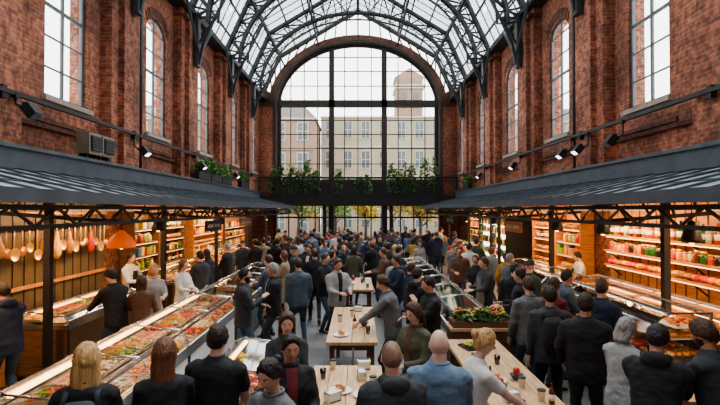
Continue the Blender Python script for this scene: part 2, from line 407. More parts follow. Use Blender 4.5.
# ------------------------------------------------------------------ canopies
for sd in (-1, 1):
    c = MB(); y0, y1 = 1.0, 26.3
    xb, xf = sd*5.52, sd*3.45; zb, zf = 3.42, 2.93
    c.prism([(xb, zb), (xf, zf), (xf, zf-.05), (xb, zb-.05)], y0, y1, CANOPY)
    yy = y0
    while yy < y1:
        c.bar((xb, yy, zb+.02), (xf, yy, zf+.02), .014, STEELG); yy += .55
    for u in (.33, .66): xx = xb+(xf-xb)*u; zz = zb+(zf-zb)*u; c.bar((xx, y0, zz+.015), (xx, y1, zz+.015), .010, STEELG)
    c.bx(xf-.03, xf+.03, y0, y1, zf-.1, zf+.05, CANOPYE)
    c.bx(sd*5.35, sd*5.53, y0, y1, 3.40, 3.72, CANOPYE)
    c.bx(sd*5.3, sd*5.535, y0, y1, 3.72, 3.78, STEELG)
    c.build('market_canopy')
    c = MB(); x = sd*3.62
    c.bar((x, y0, 2.78), (x, y1, 2.78), .03, BLACK); c.bar((x, y0, 2.56), (x, y1, 2.56), .025, BLACK)
    yy = y0; k = 0
    while yy < y1-.4:
        a, b2 = (2.56, 2.78) if k % 2 else (2.78, 2.56)
        c.bar((x, yy, a), (x, yy+.4, b2), .014, BLACK); yy += .4; k += 1
    for p in PC:
        if p < y0 or p > y1: continue
        c.bar((x, p, 2.78), (sd*5.5, p, 3.25), .035, BLACK); c.bar((x, p, 2.56), (sd*5.5, p, 2.7), .03, BLACK)
        for q in range(5):
            u = q/5; c.bar((x+(sd*5.5-x)*u, p, 2.78+.47*u), (x+(sd*5.5-x)*(u+.1), p, 2.56+.14*(u+.1)), .014, BLACK)
        c.bx(sd*4.78-.05, sd*4.78+.05, p-.05, p+.05, 0, 3.05, BLACK)
        c.bx(sd*4.78-.09, sd*4.78+.09, p-.09, p+.09, 0, .03, BLACK)
    c.build('canopy_girder')

# mezzanine
z = 3.4
mz = MB(); mz.bx(-5.5, 5.5, 26.5, 28.7, 3.08, z, STEEL); mz.bx(-5.5, 5.5, 26.42, 26.52, 3.0, z+.15, BLACK)
for i in range(93): x = -5.45+i*10.9/92; mz.bx(x-.012, x+.012, 26.46, 26.49, z, z+1.1, BLACK)
for i in range(12): x = -5.45+i*10.9/11; mz.bx(x-.04, x+.04, 26.44, 26.52, z, z+1.15, BLACK)
for zz in (.25, .95): mz.bar((-5.45, 26.48, z+zz), (5.45, 26.48, z+zz), .018, BLACK)
mz.bar((-5.45, 26.48, z+1.14), (5.45, 26.48, z+1.14), .045, BLACK)
for x in (-1.85, -1.45, 1.45, 1.85, -4.6, 4.6): mz.bx(x-.09, x+.09, 26.6, 26.78, 0, 3.08, BLACK)
mz.build('mezzanine_balcony')
def foliage(mb, c, r, n, mats, size=.08, rng=R):
    for i in range(n):
        while True:
            p = Vector((rng.uniform(-1, 1), rng.uniform(-1, 1), rng.uniform(-1, 1)))
            if p.length < 1: break
        p = Vector((p.x*r[0], p.y*r[1], p.z*r[2]))+Vector(c)
        rt = Euler((rng.uniform(-1, 1), rng.uniform(-1, 1), rng.uniform(0, 6.3))).to_matrix(); s = size*rng.uniform(.6, 1.3)
        q = [Vector((0, -s, 0)), Vector((s*.45, 0, s*.12)), Vector((0, s, 0)), Vector((-s*.45, 0, s*.12))]
        mb.raw([rt @ v+p for v in q], [(0, 1, 2, 3)], rng.choice(mats))
def planter(x, y, z, L, w=.3, fol=.35, axis='x', n=170, ls=.085):
    mb = MB(); dx, dy = (L/2, w/2) if axis == 'x' else (w/2, L/2)
    mb.bx(x-dx, x+dx, y-dy, y+dy, z, z+.25, BLACK); mb.bx(x-dx-.02, x+dx+.02, y-dy-.02, y+dy+.02, z+.22, z+.26, STEEL)
    k = max(1, int(L/.4)); fx = .30 if axis == 'x' else .13
    for i in range(k):
        u = -1+2*(i+.5)/k; hh = fol*R.uniform(.7, 1.2)
        for q in range(3): mb.tube([(x+dx*u*(axis == 'x'), y+dy*u*(axis == 'y'), z+.2), (x+dx*u*(axis == 'x')+R.uniform(-.1, .1), y+dy*u*(axis == 'y')+R.uniform(-.1, .1), z+.3+hh)], .008, LEAF[2], 5)
        foliage(mb, (x+dx*u*(axis == 'x'), y+dy*u*(axis == 'y'), z+.27+hh*.5), (fx, .24, hh*.65), n//2, LEAF, ls)
    mb.build('planter_with_shrubs', recenter=True)
for px_, L_, h_ in ((-3.1, 1.9, 1.6), (-4.6, .8, 1.2), (2.5, 1.6, 1.5), (4.1, 1.1, 1.7), (.3, .8, 1.1), (-1.1, .5, 1.2)): planter(px_, 27.2, z, L_, fol=h_, n=420, ls=.12)
for yy in (16.6, 18.0, 19.4, 22.4): planter(-5.36, yy, 3.785, 1.3, fol=.42, axis='y', w=.18)
planter(5.36, 23.5, 3.785, 1.3, fol=.3, axis='y', w=.18)

# ------------------------------------------------------------------ outside
o = MB(); o.bx(-60, 60, YE+.5, 95, -.25, -.05, mat('pavement', (.32, .31, .29), .9)); o.build('street_ground')
FY = mat('facade_beige', (.33, .28, .21), .9, 0, .10, .5); FR = mat('facade_brick', (.28, .18, .13), .9, 0, .12, .5)
FW = mat('facade_window', (.10, .115, .125), .3); FT = mat('facade_trim', (.40, .37, .32), .8)
def building(x0, x1, y, h, fm, nx, nz, roof=True, name='street_building'):
    b = MB(); b.bx(x0, x1, y, y+8, 0, h, fm)
    for i in range(nx):
        cx = x0+(x1-x0)*(i+.5)/nx; w = (x1-x0)/nx*.42
        for k in range(nz):
            cz = h*(k+.55)/nz; hh = h/nz*.55
            b.bx(cx-w/2-.1, cx+w/2+.1, y-.08, y, cz-hh/2-.1, cz+hh/2+.12, FT); b.bx(cx-w/2, cx+w/2, y-.1, y-.05, cz-hh/2, cz+hh/2, FW)
            b.bx(cx-.04, cx+.04, y-.13, y-.1, cz-hh/2, cz+hh/2, FT); b.bx(cx-w/2, cx+w/2, y-.13, y-.1, cz-.04, cz+.04, FT)
    for k in range(1, nz+1): b.bx(x0-.1, x1+.1, y-.2, y, h*k/nz-.15, h*k/nz, FT)
    if roof: b.prism([(x0-.2, h), (x1+.2, h), (x1-1, h+1.2), (x0+1, h+1.2)], y, y+8, mat('slate_roof', (.20, .19, .18), .8))
    b.build(name)
building(-24, -4.2, 46, 11.6, FR, 9, 4); building(-4.0, 11.5, 52, 12.9, FY, 8, 4, False); building(12, 28, 47, 11.5, FR, 8, 4)
tw = MB(); tw.bx(5.0, 8.4, 62, 66, 0, 20, FR); tw.bx(4.8, 8.6, 61.8, 66.2, 18.5, 19, FT); tw.prism([(4.8, 20), (8.6, 20), (6.7, 21.2)], 62, 66, FR)
for x in (5.9, 7.5): tw.bx(x-.35, x+.35, 61.9, 62, 16, 18, FW)
tw.build('brick_tower')
def tree(x, y, h, mats, r):
    t = MB(); t.tube([(x, y, -.1), (x+.05, y, h*.35), (x-.05, y, h*.7)], [.16, .12, .06], FRAMEB, 8)
    for i in range(7):
        a = i*.9; t.tube([(x, y, h*(.35+.05*i)), (x+math.cos(a)*r*.6, y+math.sin(a)*r*.6, h*(.55+.06*i))], [.05, .02], FRAMEB, 5)
        foliage(t, (x+math.cos(a)*r*.5, y+math.sin(a)*r*.5, h*(.6+.05*i)), (r*.6, r*.6, r*.55), 150, mats, .2)
    t.build('street_tree', recenter=True)
tree(4.4, 34, 4.2, LEAFA, 1.5); tree(2.6, 37, 5.0, LEAFA, 1.6); tree(-4.5, 36, 4.6, LEAFA[2:]+LEAF[:2], 1.6); tree(-1.9, 40, 4.5, [LEAFA[3], LEAF[1]], 1.4); tree(.7, 44, 4.0, LEAFA[:2], 1.3); tree(-8, 38, 7, [LEAFA[3], LEAFA[1]], 2)

# ------------------------------------------------------------------ food & display cases
def heap(mb, cx, cy, z, w, l, kind, rot=None):
    k = kind
    if k == 'slices':
        col = R.choice(['dred', 'pink', 'red', 'cream', 'orange']); nx = max(2, int(w/.09)); ny = max(2, int(l/.06))
        for i in range(nx):
            for j in range(ny):
                mb.ell((cx-w/2+w*(i+.5)/nx, cy-l/2+l*(j+.5)/ny, z+.02+R.uniform(0, .01)), (.05, .045, .012), FOOD[col if R.random() < .8 else 'cream'], 8, 4, (R.uniform(.3, .6), R.uniform(-.2, .2), 0))
    elif k == 'balls':
        col = R.choice([('orange', 'gold'), ('red', 'orange'), ('yellow', 'gold'), ('green', 'yellow'), ('orange', 'red'), ('cream', 'gold')])
        for i in range(int(26*w*l/.12)+6):
            u, v = R.uniform(-1, 1), R.uniform(-1, 1); hh = (1-max(abs(u), abs(v)))*.06
            r = R.uniform(.02, .035); mb.ell((cx+u*(w/2-.03), cy+v*(l/2-.03), z+r*.8+hh), (r*1.2, r, r*.8), FOOD[R.choice(col)], 7, 5, (0, 0, R.uniform(0, 3)))
    else:
        col = R.choice([('orange', 'pink'), ('green', 'red'), ('pink', 'white'), ('green', 'green'), ('gold', 'orange')])
        for i in range(int(30*w*l/.12)+6):
            u, v = R.uniform(-1, 1), R.uniform(-1, 1); a = R.uniform(0, pi); r = .014; zz = z+.015+(1-max(abs(u), abs(v)))*.05
            p = Vector((cx+u*(w/2-.05), cy+v*(l/2-.05), zz)); dd = Vector((math.cos(a), math.sin(a), R.uniform(-.2, .2)))*.05
            mb.tube([p-dd, p+Vector((0, 0, .012)), p+dd], [r*.6, r, r*.5], FOOD[R.choice(col)], 6)
def case(name, x0, x1, y0, y1, front, base, ztop=1.17, zd=.86):
    mb = MB(); W = x1-x0
    X = (lambda u: x1-u*W) if front > 0 else (lambda u: x0+u*W)
    mb.bx(X(.06), X(.94), y0+.05, y1-.05, 0, .1, BLACK)
    mb.bx(X(.02), X(.98), y0, y1, .1, zd-.1, base)
    n = max(1, round((y1-y0)/1.2))
    for i in range(n+1):
        yy = y0+(y1-y0)*i/n; mb.bx(X(0), X(.03), max(y0, yy-.02), min(y1, yy+.02), .1, zd-.1, BLACK)
    mb.bx(X(0), X(1), y0-.01, y1+.01, zd-.1, zd-.03, CHROME)
    mb.bx(X(0), X(.03), y0, y1, zd-.03, zd+.03, CHROME); mb.bx(X(.97), X(1), y0, y1, zd-.03, zd+.12, CHROME)
    nt_ = max(1, int((y1-y0)/.42)); L = (y1-y0)/nt_
    rows = 2
    for j in range(nt_):
        cy = y0+L*(j+.5)
        for r in range(rows):
            cu = .07+.88*(r+.5)/rows; cw = W*.88/rows-.03; zz = zd-.02+r*.05
            cx = X(cu); hw = cw/2; hl = L/2-.012
            mb.bx(cx-hw, cx+hw, cy-hl, cy+hl, zz-.01, zz, CHROME if (j+r) % 3 else WHITE)
            for q in (-1, 1):
                mb.bx(cx+q*hw-.006, cx+q*hw+.006, cy-hl, cy+hl, zz, zz+.035, CHROME); mb.bx(cx-hw, cx+hw, cy+q*hl-.006, cy+q*hl+.006, zz, zz+.035, CHROME)
            heap(mb, cx, cy, zz, cw-.03, L-.06, R.choice(['slices', 'balls', 'sticks', 'balls']))
        mb.box((X(.08), cy, zd+.06), (.004, .09, .05), PAPER, rot=(0, .3*front, 0))
    zf = ztop-.07
    mb.raw([(X(.01), y0, zd), (X(.01), y1, zd), (X(.10), y1, zf), (X(.10), y0, zf)], [(0, 1, 2, 3)], GLASSC)
    mb.raw([(X(.10), y0, zf), (X(.10), y1, zf), (X(.72), y1, ztop), (X(.72), y0, ztop)], [(0, 1, 2, 3)], GLASSC)
    for yy in (y0, y1): mb.raw([(X(.01), yy, zd), (X(.10), yy, zf), (X(.72), yy, ztop), (X(.97), yy, zd+.1)], [(0, 1, 2, 3)], GLASSC)
    mb.bar((X(.10), y0, zf), (X(.10), y1, zf), .018, CHROME)
    mb.bar((X(.72), y0, ztop), (X(.72), y1, ztop), .022, CHROME)
    mb.bar((X(.01), y0, zd+.03), (X(.01), y1, zd+.03), .014, CHROME)
    for i in range(n+1):
        yy = y0+(y1-y0)*i/n
        mb.tube([(X(.01), yy, zd), (X(.10), yy, zf), (X(.72), yy, ztop)], .013, CHROME, 6); mb.tube([(X(.97), yy, zd), (X(.9), yy, ztop-.05), (X(.72), yy, ztop)], .014, CHROME, 6)
    mb.bx(X(.66), X(.71), y0+.05, y1-.05, ztop-.05, ztop-.022, LEDW)
    mb.bx(X(.12), X(.15), y0+.05, y1-.05, zf-.04, zf-.02, LEDW)
    return mb.build(name, recenter=True)
case('refrigerated_food_counter', -3.35, -2.3, 4.15, 9.1, 1, WHITE)
case('refrigerated_food_counter', -3.35, -2.3, 9.15, 14.6, 1, STEELG)
case('glass_food_display', -1.75, -.95, 5.35, 6.55, 1, BLACK, 1.02, .76)
case('glass_food_display', -2.05, -1.15, 4.6, 5.25, 1, BLACK, .98, .74)
case('refrigerated_food_counter', 1.45, 2.25, 7.75, 11.8, -1, WHITE)
case('refrigerated_food_counter', 1.45, 2.25, 11.85, 16.2, -1, WHITE)
case('meat_display_counter', -5.5, -4.6, 7.7, 10.3, 1, WOODD, 1.12, .94)
case('meat_display_counter', -5.4, -4.5, 12.2, 15.0, 1, WOODD, 1.25, .94)
case('meat_display_counter', -5.4, -4.5, 16.5, 20.2, 1, STEELG, 1.25, .9)
case('bakery_counter', 4.95, 5.55, 6.4, 10.8, -1, WOODO, 1.3, 1.0)
case('bakery_counter', 4.6, 5.4, 12.2, 15.0, -1, WOODD, 1.25, .94)
case('bakery_counter', 4.6, 5.4, 21.0, 24.5, -1, STEELG, 1.25, .94)

def curved_case(x0, x1, y0, y1):
    mb = MB(); W = x1-x0; X = lambda u: x0+u*W
    mb.bx(X(.06), X(.94), y0+.05, y1-.05, 0, .1, BLACK); mb.bx(X(0), X(1), y0, y1, .1, .72, BLACK); mb.bx(X(0)-.02, X(1)+.02, y0-.02, y1+.02, .72, .8, CHROME)
    prof = [(.0, .8), (-.02, .95), (.0, 1.1), (.07, 1.24), (.2, 1.34), (.36, 1.39)]
    for i in range(len(prof)-1):
        a, b2 = prof[i], prof[i+1]; mb.raw([(X(a[0]), y0, a[1]), (X(a[0]), y1, a[1]), (X(b2[0]), y1, b2[1]), (X(b2[0]), y0, b2[1])], [(0, 1, 2, 3)], GLASSC, True)
    mb.raw([(X(.36), y0, 1.39), (X(.36), y1, 1.39), (X(.97), y1, 1.40), (X(.97), y0, 1.40)], [(0, 1, 2, 3)], GLASSC)
    for u_ in (.36, .97): mb.bx(X(u_)-.02, X(u_)+.02, y0-.01, y1+.01, 1.375, 1.415, CHROME)
    mb.bx(X(.96), X(1), y0, y1, .8, 1.0, STEEL)
    n = 4
    for i in range(n+1):
        yy = y0+(y1-y0)*i/n
        mb.bx(X(.36), X(.97), yy-.015, yy+.015, 1.385, 1.41, CHROME)
        mb.tube([(X(u), yy, z) for u, z in prof], .013, BLACK if i in (0, n) else CHROME, 6)
        mb.bx(X(.95), X(.98), yy-.02, yy+.02, .8, 1.39, CHROME)
        if i in (0, n):
            pts = [(X(u), yy, z) for u, z in prof]+[(X(.97), yy, 1.39), (X(.97), yy, .8)]; mb.raw(pts, [tuple(range(len(pts)))], GLASSC)
    mb.bx(X(.36), X(.4), y0+.05, y1-.05, 1.34, 1.37, LEDC)
    for zz, u0 in ((.82, .06), (1.05, .2), (1.2, .42)):
        mb.bx(X(u0), X(.93), y0+.03, y1-.03, zz-.012, zz, CHROME if zz < 1 else WHITE)
        k = int((y1-y0)/.4)
        for j in range(k): heap(mb, (X(u0)+X(.95))/2, y0+(y1-y0)*(j+.5)/k, zz, W*(.93-u0)-.03, .34, R.choice(['slices', 'balls', 'balls']))
    return mb.build('curved_glass_display_case', recenter=True)
curved_case(3.82, 4.66, 6.3, 11.4)

# ------------------------------------------------------------------ stall backs
def bottle(mb, x, y, z, h, m):
    r = h*.15; mb.lathe([(r, 0), (r, h*.58), (r*.8, h*.66), (r*.35, h*.76), (r*.32, h*.96), (r*.4, h*.96), (r*.4, h)], (x, y, z), m, 8); mb.lathe([(r*1.03, h*.2), (r*1.03, h*.48)], (x, y, z), PAPER, 8)
BOT = [mat('bottle_%d' % i, c, .12, 0, .1) for i, c in enumerate([(.03, .12, .03), (.14, .04, .02), (.45, .24, .05), (.02, .02, .02), (.55, .5, .3), (.5, .06, .03)])]
def jar(mb, x, y, z, h, m): mb.lathe([(h*.32, 0), (h*.36, h*.1), (h*.36, h*.7), (h*.28, h*.8)], (x, y, z), m, 8); mb.lathe([(h*.3, h*.8), (h*.3, h)], (x, y, z), GOLD, 8)
def shelf_unit(name, sd, y0, y1, zs, goods, back, depth=.35, xb=5.95, ztop=2.7, zbot=.9):
    mb = MB(); xa = sd*xb; xf = sd*(xb-depth)
    mb.bx(xa, sd*(xb-.04), y0, y1, zbot, ztop, back)
    for yy in (y0, y1): mb.bx(xa, xf, yy-.03, yy+.03, 0, ztop, back)
    mb.bx(xa, xf, y0, y1, ztop-.04, ztop, back); mb.bx(xa, xf, y0, y1, 0, zbot, back)
    for i, z in enumerate(zs):
        mb.bx(xa, xf, y0, y1, z-.035, z, back); mb.bx(sd*(xb-depth+.03), sd*(xb-depth+.04), y0+.05, y1-.05, z-.048, z-.037, LEDW)
        gk = goods[i % len(goods)]; yy = y0+.1
        while yy < y1-.12:
            xx = sd*(xb-depth*.6+R.uniform(-.05, .05))
            if gk == 'bottles': bottle(mb, xx, yy, z, R.uniform(.24, .30), R.choice(BOT)); yy += R.uniform(.09, .12)
            elif gk == 'jars': jar(mb, xx, yy, z, R.uniform(.16, .24), R.choice(BOT+[FOOD['orange'], FOOD['red'], FOOD['yellow'], FOOD['green']])); yy += R.uniform(.14, .18)
            elif gk == 'bread':
                mb.ell((xx, yy, z+.065), (R.uniform(.12, .15), R.uniform(.07, .1), .065), FOOD[R.choice(['brown', 'gold', 'brown'])], 10, 6, (0, 0, R.uniform(-.4, .4))); yy += .19
            elif gk == 'boxes':
                hh = R.uniform(.14, .27); w = R.uniform(.08, .2); mb.bx(xx-.08, xx+.08, yy, yy+w, z, z+hh, R.choice([PAPER, FOOD['red'], FOOD['yellow'], FOOD['green'], CL['blue'], FOOD['brown'], FOOD['orange']])); yy += w+.02
    return mb.build(name, recenter=True)
mb = MB(); mb.bx(-5.97, -5.9, 4.6, 11.2, 0, 3.3, OLIVE)
for i in range(22): yy = 4.75+i*.29; mb.bx(-5.9, -5.885, yy-.006, yy+.006, .9, 3.3, BLACK)
mb.bx(-5.9, -5.86, 4.6, 11.2, 2.66, 2.72, WOODO); mb.bx(-5.9, -5.86, 4.6, 11.2, 1.35, 1.41, WOODO)
mb.build('stall_back_panel')
u = MB(); RZ = 2.45; xr = -5.72
u.tube([(xr, 5.2, RZ), (xr, 11.0, RZ)], .016, CHROME, 8)
for yy in (5.3, 7.2, 9.1, 10.9): u.tube([(-5.88, yy, RZ), (xr, yy, RZ)], .012, CHROME, 6)
yy = 5.35
while yy < 10.9:
    x = xr+.02; k = R.choice(['ladle', 'pan', 'ham', 'pan', 'ham', 'ham', 'skimmer']); mt = R.choice([GOLD, GOLD, COPPER, GOLD, CHROME]); L = R.uniform(.26, .4)
    if k == 'ham':
        u.tube([(x, yy, RZ), (x, yy, RZ-.12)], .006, PAPER, 5)
        h = R.uniform(.38, .52); u.tube([(x, yy, RZ-.1), (x, yy, RZ-.1-h*.25), (x, yy+.01, RZ-.1-h*.6), (x, yy+.01, RZ-.1-h*.85), (x, yy, RZ-.1-h)], [.02, .04, .08, .075, .03], FOOD[R.choice(['gold', 'brown', 'gold', 'dred'])], 12); yy += R.uniform(.15, .2); continue
    u.tube([(x, yy, RZ+.01), (x, yy, RZ-L)], [.009, .014], mt, 6)
    if k == 'ladle': u.ell((x+.03, yy, RZ-.04-L), (.06, .075, .055), mt, 12, 7)
    elif k == 'pan': r = R.uniform(.08, .12); u.lathe([(r*.8, 0), (r, .045), (r*.96, .045), (r*.78, .01)], (x-.02, yy, RZ-L-r), mt, 18, (0, pi/2, 0)); yy += .04
    else: u.lathe([(.08, 0), (.085, .014)], (x, yy, RZ-.05-L), mt, 14, (0, pi/2, 0))
    yy += R.uniform(.13, .18)
u.build('hanging_meat_and_utensil_rack')
shelf_unit('goods_shelf', -1, 12.1, 13.6, (1.2, 1.55, 1.9, 2.25), ['jars', 'boxes'], WOODD)
shelf_unit('goods_shelf', -1, 13.7, 15.6, (1.2, 1.55, 1.9, 2.25), ['bottles', 'jars', 'bread'], WOODD)
shelf_unit('goods_shelf', -1, 16.4, 19.9, (1.2, 1.55, 1.9, 2.25), ['boxes', 'bread', 'jars'], WOODO)
shelf_unit('goods_shelf', -1, 20.3, 24, (1.2, 1.6, 2.0), ['boxes', 'jars'], WOODD)
mb = MB(); mb.bx(-5.85, -5.3, 4.8, 7.3, 0, .9, WOODD); mb.bx(-5.87, -5.27, 4.78, 7.33, .9, .94, WOOD)
for i in range(6): mb.bx(-5.3, -5.285, 4.85+i*.41, 5.2+i*.41, .12, .82, WOODO)
for i in range(5): heap(mb, -5.57, 5.1+i*.45, .945, .42, .36, ['balls', 'sticks'][i % 2])
mb.build('serving_counter', recenter=True)
mb = MB(); mb.bx(5.9, 5.97, 4.6, 11.2, 0, 3.3, WOODO)
for i in range(23): yy = 4.7+i*.28; mb.bx(5.885, 5.9, yy-.006, yy+.006, .9, 3.3, WOODD)
mb.build('stall_back_panel')
def open_shelf(name, sd, y0, y1, z, goods, mt=WOODO, depth=.3, xb=5.88):
    mb = MB(); mb.bx(sd*xb, sd*(xb-depth), y0, y1, z-.04, z, mt)
    for yy in (y0+.2, (y0+y1)/2, y1-.2): mb.bar((sd*xb, yy, z-.25), (sd*(xb-depth+.03), yy, z-.04), .012, BLACK)
    mb.bx(sd*(xb-depth+.02), sd*(xb-depth+.035), y0+.1, y1-.1, z-.055, z-.042, LEDW)
    yy = y0+.12
    while yy < y1-.12:
        xx = sd*(xb-depth*.6)
        if goods == 'bottles': bottle(mb, xx, yy, z, R.uniform(.28, .38), R.choice(BOT)); yy += R.choice([.11, .12, .12, .2])
        elif goods == 'jars': jar(mb, xx, yy, z, R.uniform(.15, .22), R.choice(BOT+[FOOD['orange'], FOOD['red'], FOOD['yellow']])); yy += .15
        else: mb.ell((xx, yy, z+.065), (.12, .08, .065), FOOD[R.choice(['gold', 'brown', 'orange', 'red'])], 10, 6); yy += .18
    mb.build(name)
open_shelf('bottle_shelf', 1, 5.2, 10.9, 2.2, 'bottles'); open_shelf('bottle_shelf', 1, 5.2, 10.9, 1.86, 'jars'); open_shelf('bread_shelf', 1, 5.2, 10.9, 1.55, 'bread')
shelf_unit('goods_shelf', 1, 12.1, 13.6, (1.2, 1.55, 1.9, 2.25), ['bread', 'boxes', 'jars'], WOODO)
shelf_unit('goods_shelf', 1, 13.7, 15.4, (1.2, 1.55, 1.9, 2.25), ['bread', 'bread', 'bottles'], WOODO)
shelf_unit('goods_shelf', 1, 20.9, 24.5, (1.2, 1.6, 2.0, 2.35), ['boxes', 'jars'], WOODD)
def fridge(y0, y1):
    fr = MB(); fr.bx(5.3, 5.95, y0, y1, 0, 2.5, BLACK)
    fr.bx(5.28, 5.3, y0+.1, y1-.1, .35, 2.4, LEDC)
    for zz in (.7, 1.1, 1.5, 1.9, 2.2):
        fr.bx(5.12, 5.28, y0+.1, y1-.1, zz-.02, zz, WHITE)
        yy = y0+.2
        while yy < y1-.2: 
            hh = R.uniform(.14, .25); fr.bx(5.14, 5.24, yy, yy+.11, zz, zz+hh, R.choice([PAPER, FOOD['red'], FOOD['yellow'], FOOD['green'], BOT[0], BOT[2]])); yy += .135
    fr.bx(5.1, 5.3, y0, y0+.1, 0, 2.5, BLACK); fr.bx(5.1, 5.3, y1-.1, y1, 0, 2.5, BLACK); fr.bx(5.1, 5.3, y0, y1, 0, .35, BLACK); fr.bx(5.1, 5.3, y0, y1, 2.4, 2.5, BLACK)
    fr.build('lit_refrigerator_cabinet', recenter=True)
fridge(16.5, 18.4); fridge(18.5, 20.3)
for sd, yy, zz, L, cm in ((1, 13, 2.3, 1.4, WOODO), (-1, 14, 2.3, 1.5, BLACK), (1, 21.8, 2.3, 1.8, BLACK), (-1, 18, 2.3, 1.8, WOODO)):
    s = MB(); x = sd*4.2; s.bx(x-.02, x+.02, yy-L/2, yy+L/2, zz-.14, zz+.14, cm)
    for k in range(9):
        if k == 4: continue
        s.bx(x-sd*.026-.003, x-sd*.026+.003, yy-L*.4+k*L*.09, yy-L*.4+k*L*.09+L*.05, zz-.05, zz+.05*(1 if k % 2 else .6), PAPER)
    for q in (-.4, .4): s.tube([(x, yy+q*L, zz+.13), (x, yy+q*L, 3.04)], .006, BLACK, 5)
    s.build('stall_sign', recenter=True)
def pendant(x, y, z, m, r=.17):
    p = MB(); p.lathe([(.03, .3), (.05, .28), (r*.75, .17), (r, .05), (r*.93, 0), (r*.88, .01), (r*.9, .05), (r*.6, .16)], (x, y, z), m, 20)
    p.ell((x, y, z+.03), (.045, .045, .06), LEDW, 10, 7); p.tube([(x, y, z+.28), (x, y, 2.86+(abs(x)-3.45)*.23)], .008, BLACK, 6)
    p.build('pendant_lamp', recenter=True)
pendant(-4.1, 8.35, 2.1, ORANGE, .24)
for sd in (-1, 1):
    for yy in (10.6, 15.4, 19.4, 23.2): pendant(sd*4.4, yy, 2.3, BLACK, .14)
pendant(4.6, 6.6, 2.3, BLACK, .13); pendant(4.6, 9.0, 2.3, BLACK, .13)
def strip(x, y, L, z, power, col=(1, .62, .32), ang=0):
    s = MB(); s.bx(x-.05, x+.05, y-L/2, y+L/2, z, z+.05, BLACK); s.bx(x-.035, x+.035, y-L/2+.02, y+L/2-.02, z-.012, z, LEDW)
    for q in (-.35, .35): s.tube([(x, y+q*L, z+.04), (x, y+q*L, z+.42)], .006, BLACK, 5)
    s.build('strip_light', recenter=True)
    l = bpy.data.lights.new('strip_lamp', 'AREA'); l.shape = 'RECTANGLE'; l.size = .12; l.size_y = L; l.energy = power; l.color = col
    ob = bpy.data.objects.new('strip_lamp', l); ob.location = (x, y, z-.03); ob.rotation_euler = (0, ang, 0); scene.collection.objects.link(ob)
for sd in (-1, 1):
    for yy, L in ((5.8, 2.2), (9.5, 2.8), (13.9, 2.8), (18.2, 2.8), (22.5, 2.8)):
        strip(sd*4.95, yy, L, 2.76, 75, ang=sd*-.45)
def spot(y, z, sd):
    s = MB(); s.tube([(sd*5.5, y, 4.6), (sd*5.48, y, z+.05), (sd*5.3, y, z-.02)], .022, BLACK, 8); s.bx(sd*5.45, sd*5.54, y-.05, y+.05, 4.55, 4.62, BLACK)
    rt = Euler((0, sd*-.9, 0)).to_matrix(); s.box((sd*5.24, y, z-.06), (.22, .20, .16), BLACK, rt)
    s.box((sd*5.24-sd*.08, y, z-.14), (.02, .17, .11), LEDC if y > 11 else STEELG, rt)
    for k in range(4): s.box((sd*5.29, y-.07+k*.047, z+.015), (.12, .012, .05), STEEL, rt)
    s.build('floodlight')
for sd, y, z in ((-1, 11.8, 4.25), (-1, 7.7, 4.4), (-1, 16.2, 4.3), (1, 11.4, 4.25), (1, 9.9, 4.25), (1, 12.3, 4.25), (1, 16.2, 4.3), (-1, 20.7, 4.3), (1, 20.7, 4.3)): spot(y, z, sd)
for y in (9.6, 10.1):
    a = MB(); a.bx(-5.5, -5.24, y-.23, y+.23, 3.86, 4.28, mat('unit_tan', (.24, .20, .15), .6)); a.bx(-5.24, -5.21, y-.18, y+.18, 3.92, 4.22, BLACK)
    for k in range(5): a.bx(-5.21, -5.195, y-.17, y+.17, 3.95+k*.055, 3.965+k*.055, STEELG)
    for q in (-.15, .15): a.bx(-5.48, -5.32, y+q-.03, y+q+.03, 3.78, 3.87, BLACK)
    a.build('ventilation_unit')

# ------------------------------------------------------------------ tables
def table(x0, x1, y0, y1, h=.9, name='wooden_communal_table'):
    t = MB(); n = 4
    for i in range(n):
        a = x0+(x1-x0)*i/n; t.bx(a+.002, a+(x1-x0)/n-.002, y0, y1, h-.05, h, WOOD)
    t.bx(x0+.05, x1-.05, y0+.08, y1-.08, h-.11, h-.05, WOODD)
    for yy in (y0+.15, y1-.15):
        for xx in (x0+.08, x1-.08): t.bx(xx-.035, xx+.035, yy-.035, yy+.035, 0, h-.05, WOODD)
        t.bx(x0+.08, x1-.08, yy-.02, yy+.02, .12, .18, WOODD)
    t.bx((x0+x1)/2-.02, (x0+x1)/2+.02, y0+.15, y1-.15, .13, .17, WOODD)
    return t.build(name, bevel=.006, recenter=True)
table(-.45, .28, 6.75, 9.2); table(-.52, .28, 4.5, 5.75); table(-.36, .36, 11.2, 13.2); table(1.25, 1.98, 4.1, 6.9); table(3.0, 3.6, 4.65, 6.0)
p = MB(); p.bx(1.4, 2.3, 7.15, 7.6, 0, .95, WOODD); p.bx(1.37, 2.33, 7.12, 7.63, .95, .99, WOOD)
p.bx(1.42, 2.28, 7.17, 7.55, .99, 1.08, WOODD)
foliage(p, (1.85, 7.36, 1.15), (.45, .22, .10), 500, LEAF, .055)
for i in range(50): p.ell((R.uniform(1.45, 2.25), R.uniform(7.2, 7.52), R.uniform(1.17, 1.26)), (.026, .026, .02), FOOD[R.choice(['red', 'orange', 'yellow', 'pink'])], 7, 5)
p.build('flower_display_stand', recenter=True)
pl = MB(); pl.lathe([(.01, .004), (.07, .004), (.115, .022), (.118, .02), (.075, 0), (.01, 0)], (0, 0, 0), WHITE, 20); heap(pl, 0, 0, .012, .13, .13, 'sticks'); pl.ell((.03, 0, .03), (.035, .03, .022), FOOD['gold'], 8, 6)
plate = pl.build('plate_of_food', (-.25, 7.1, .9))
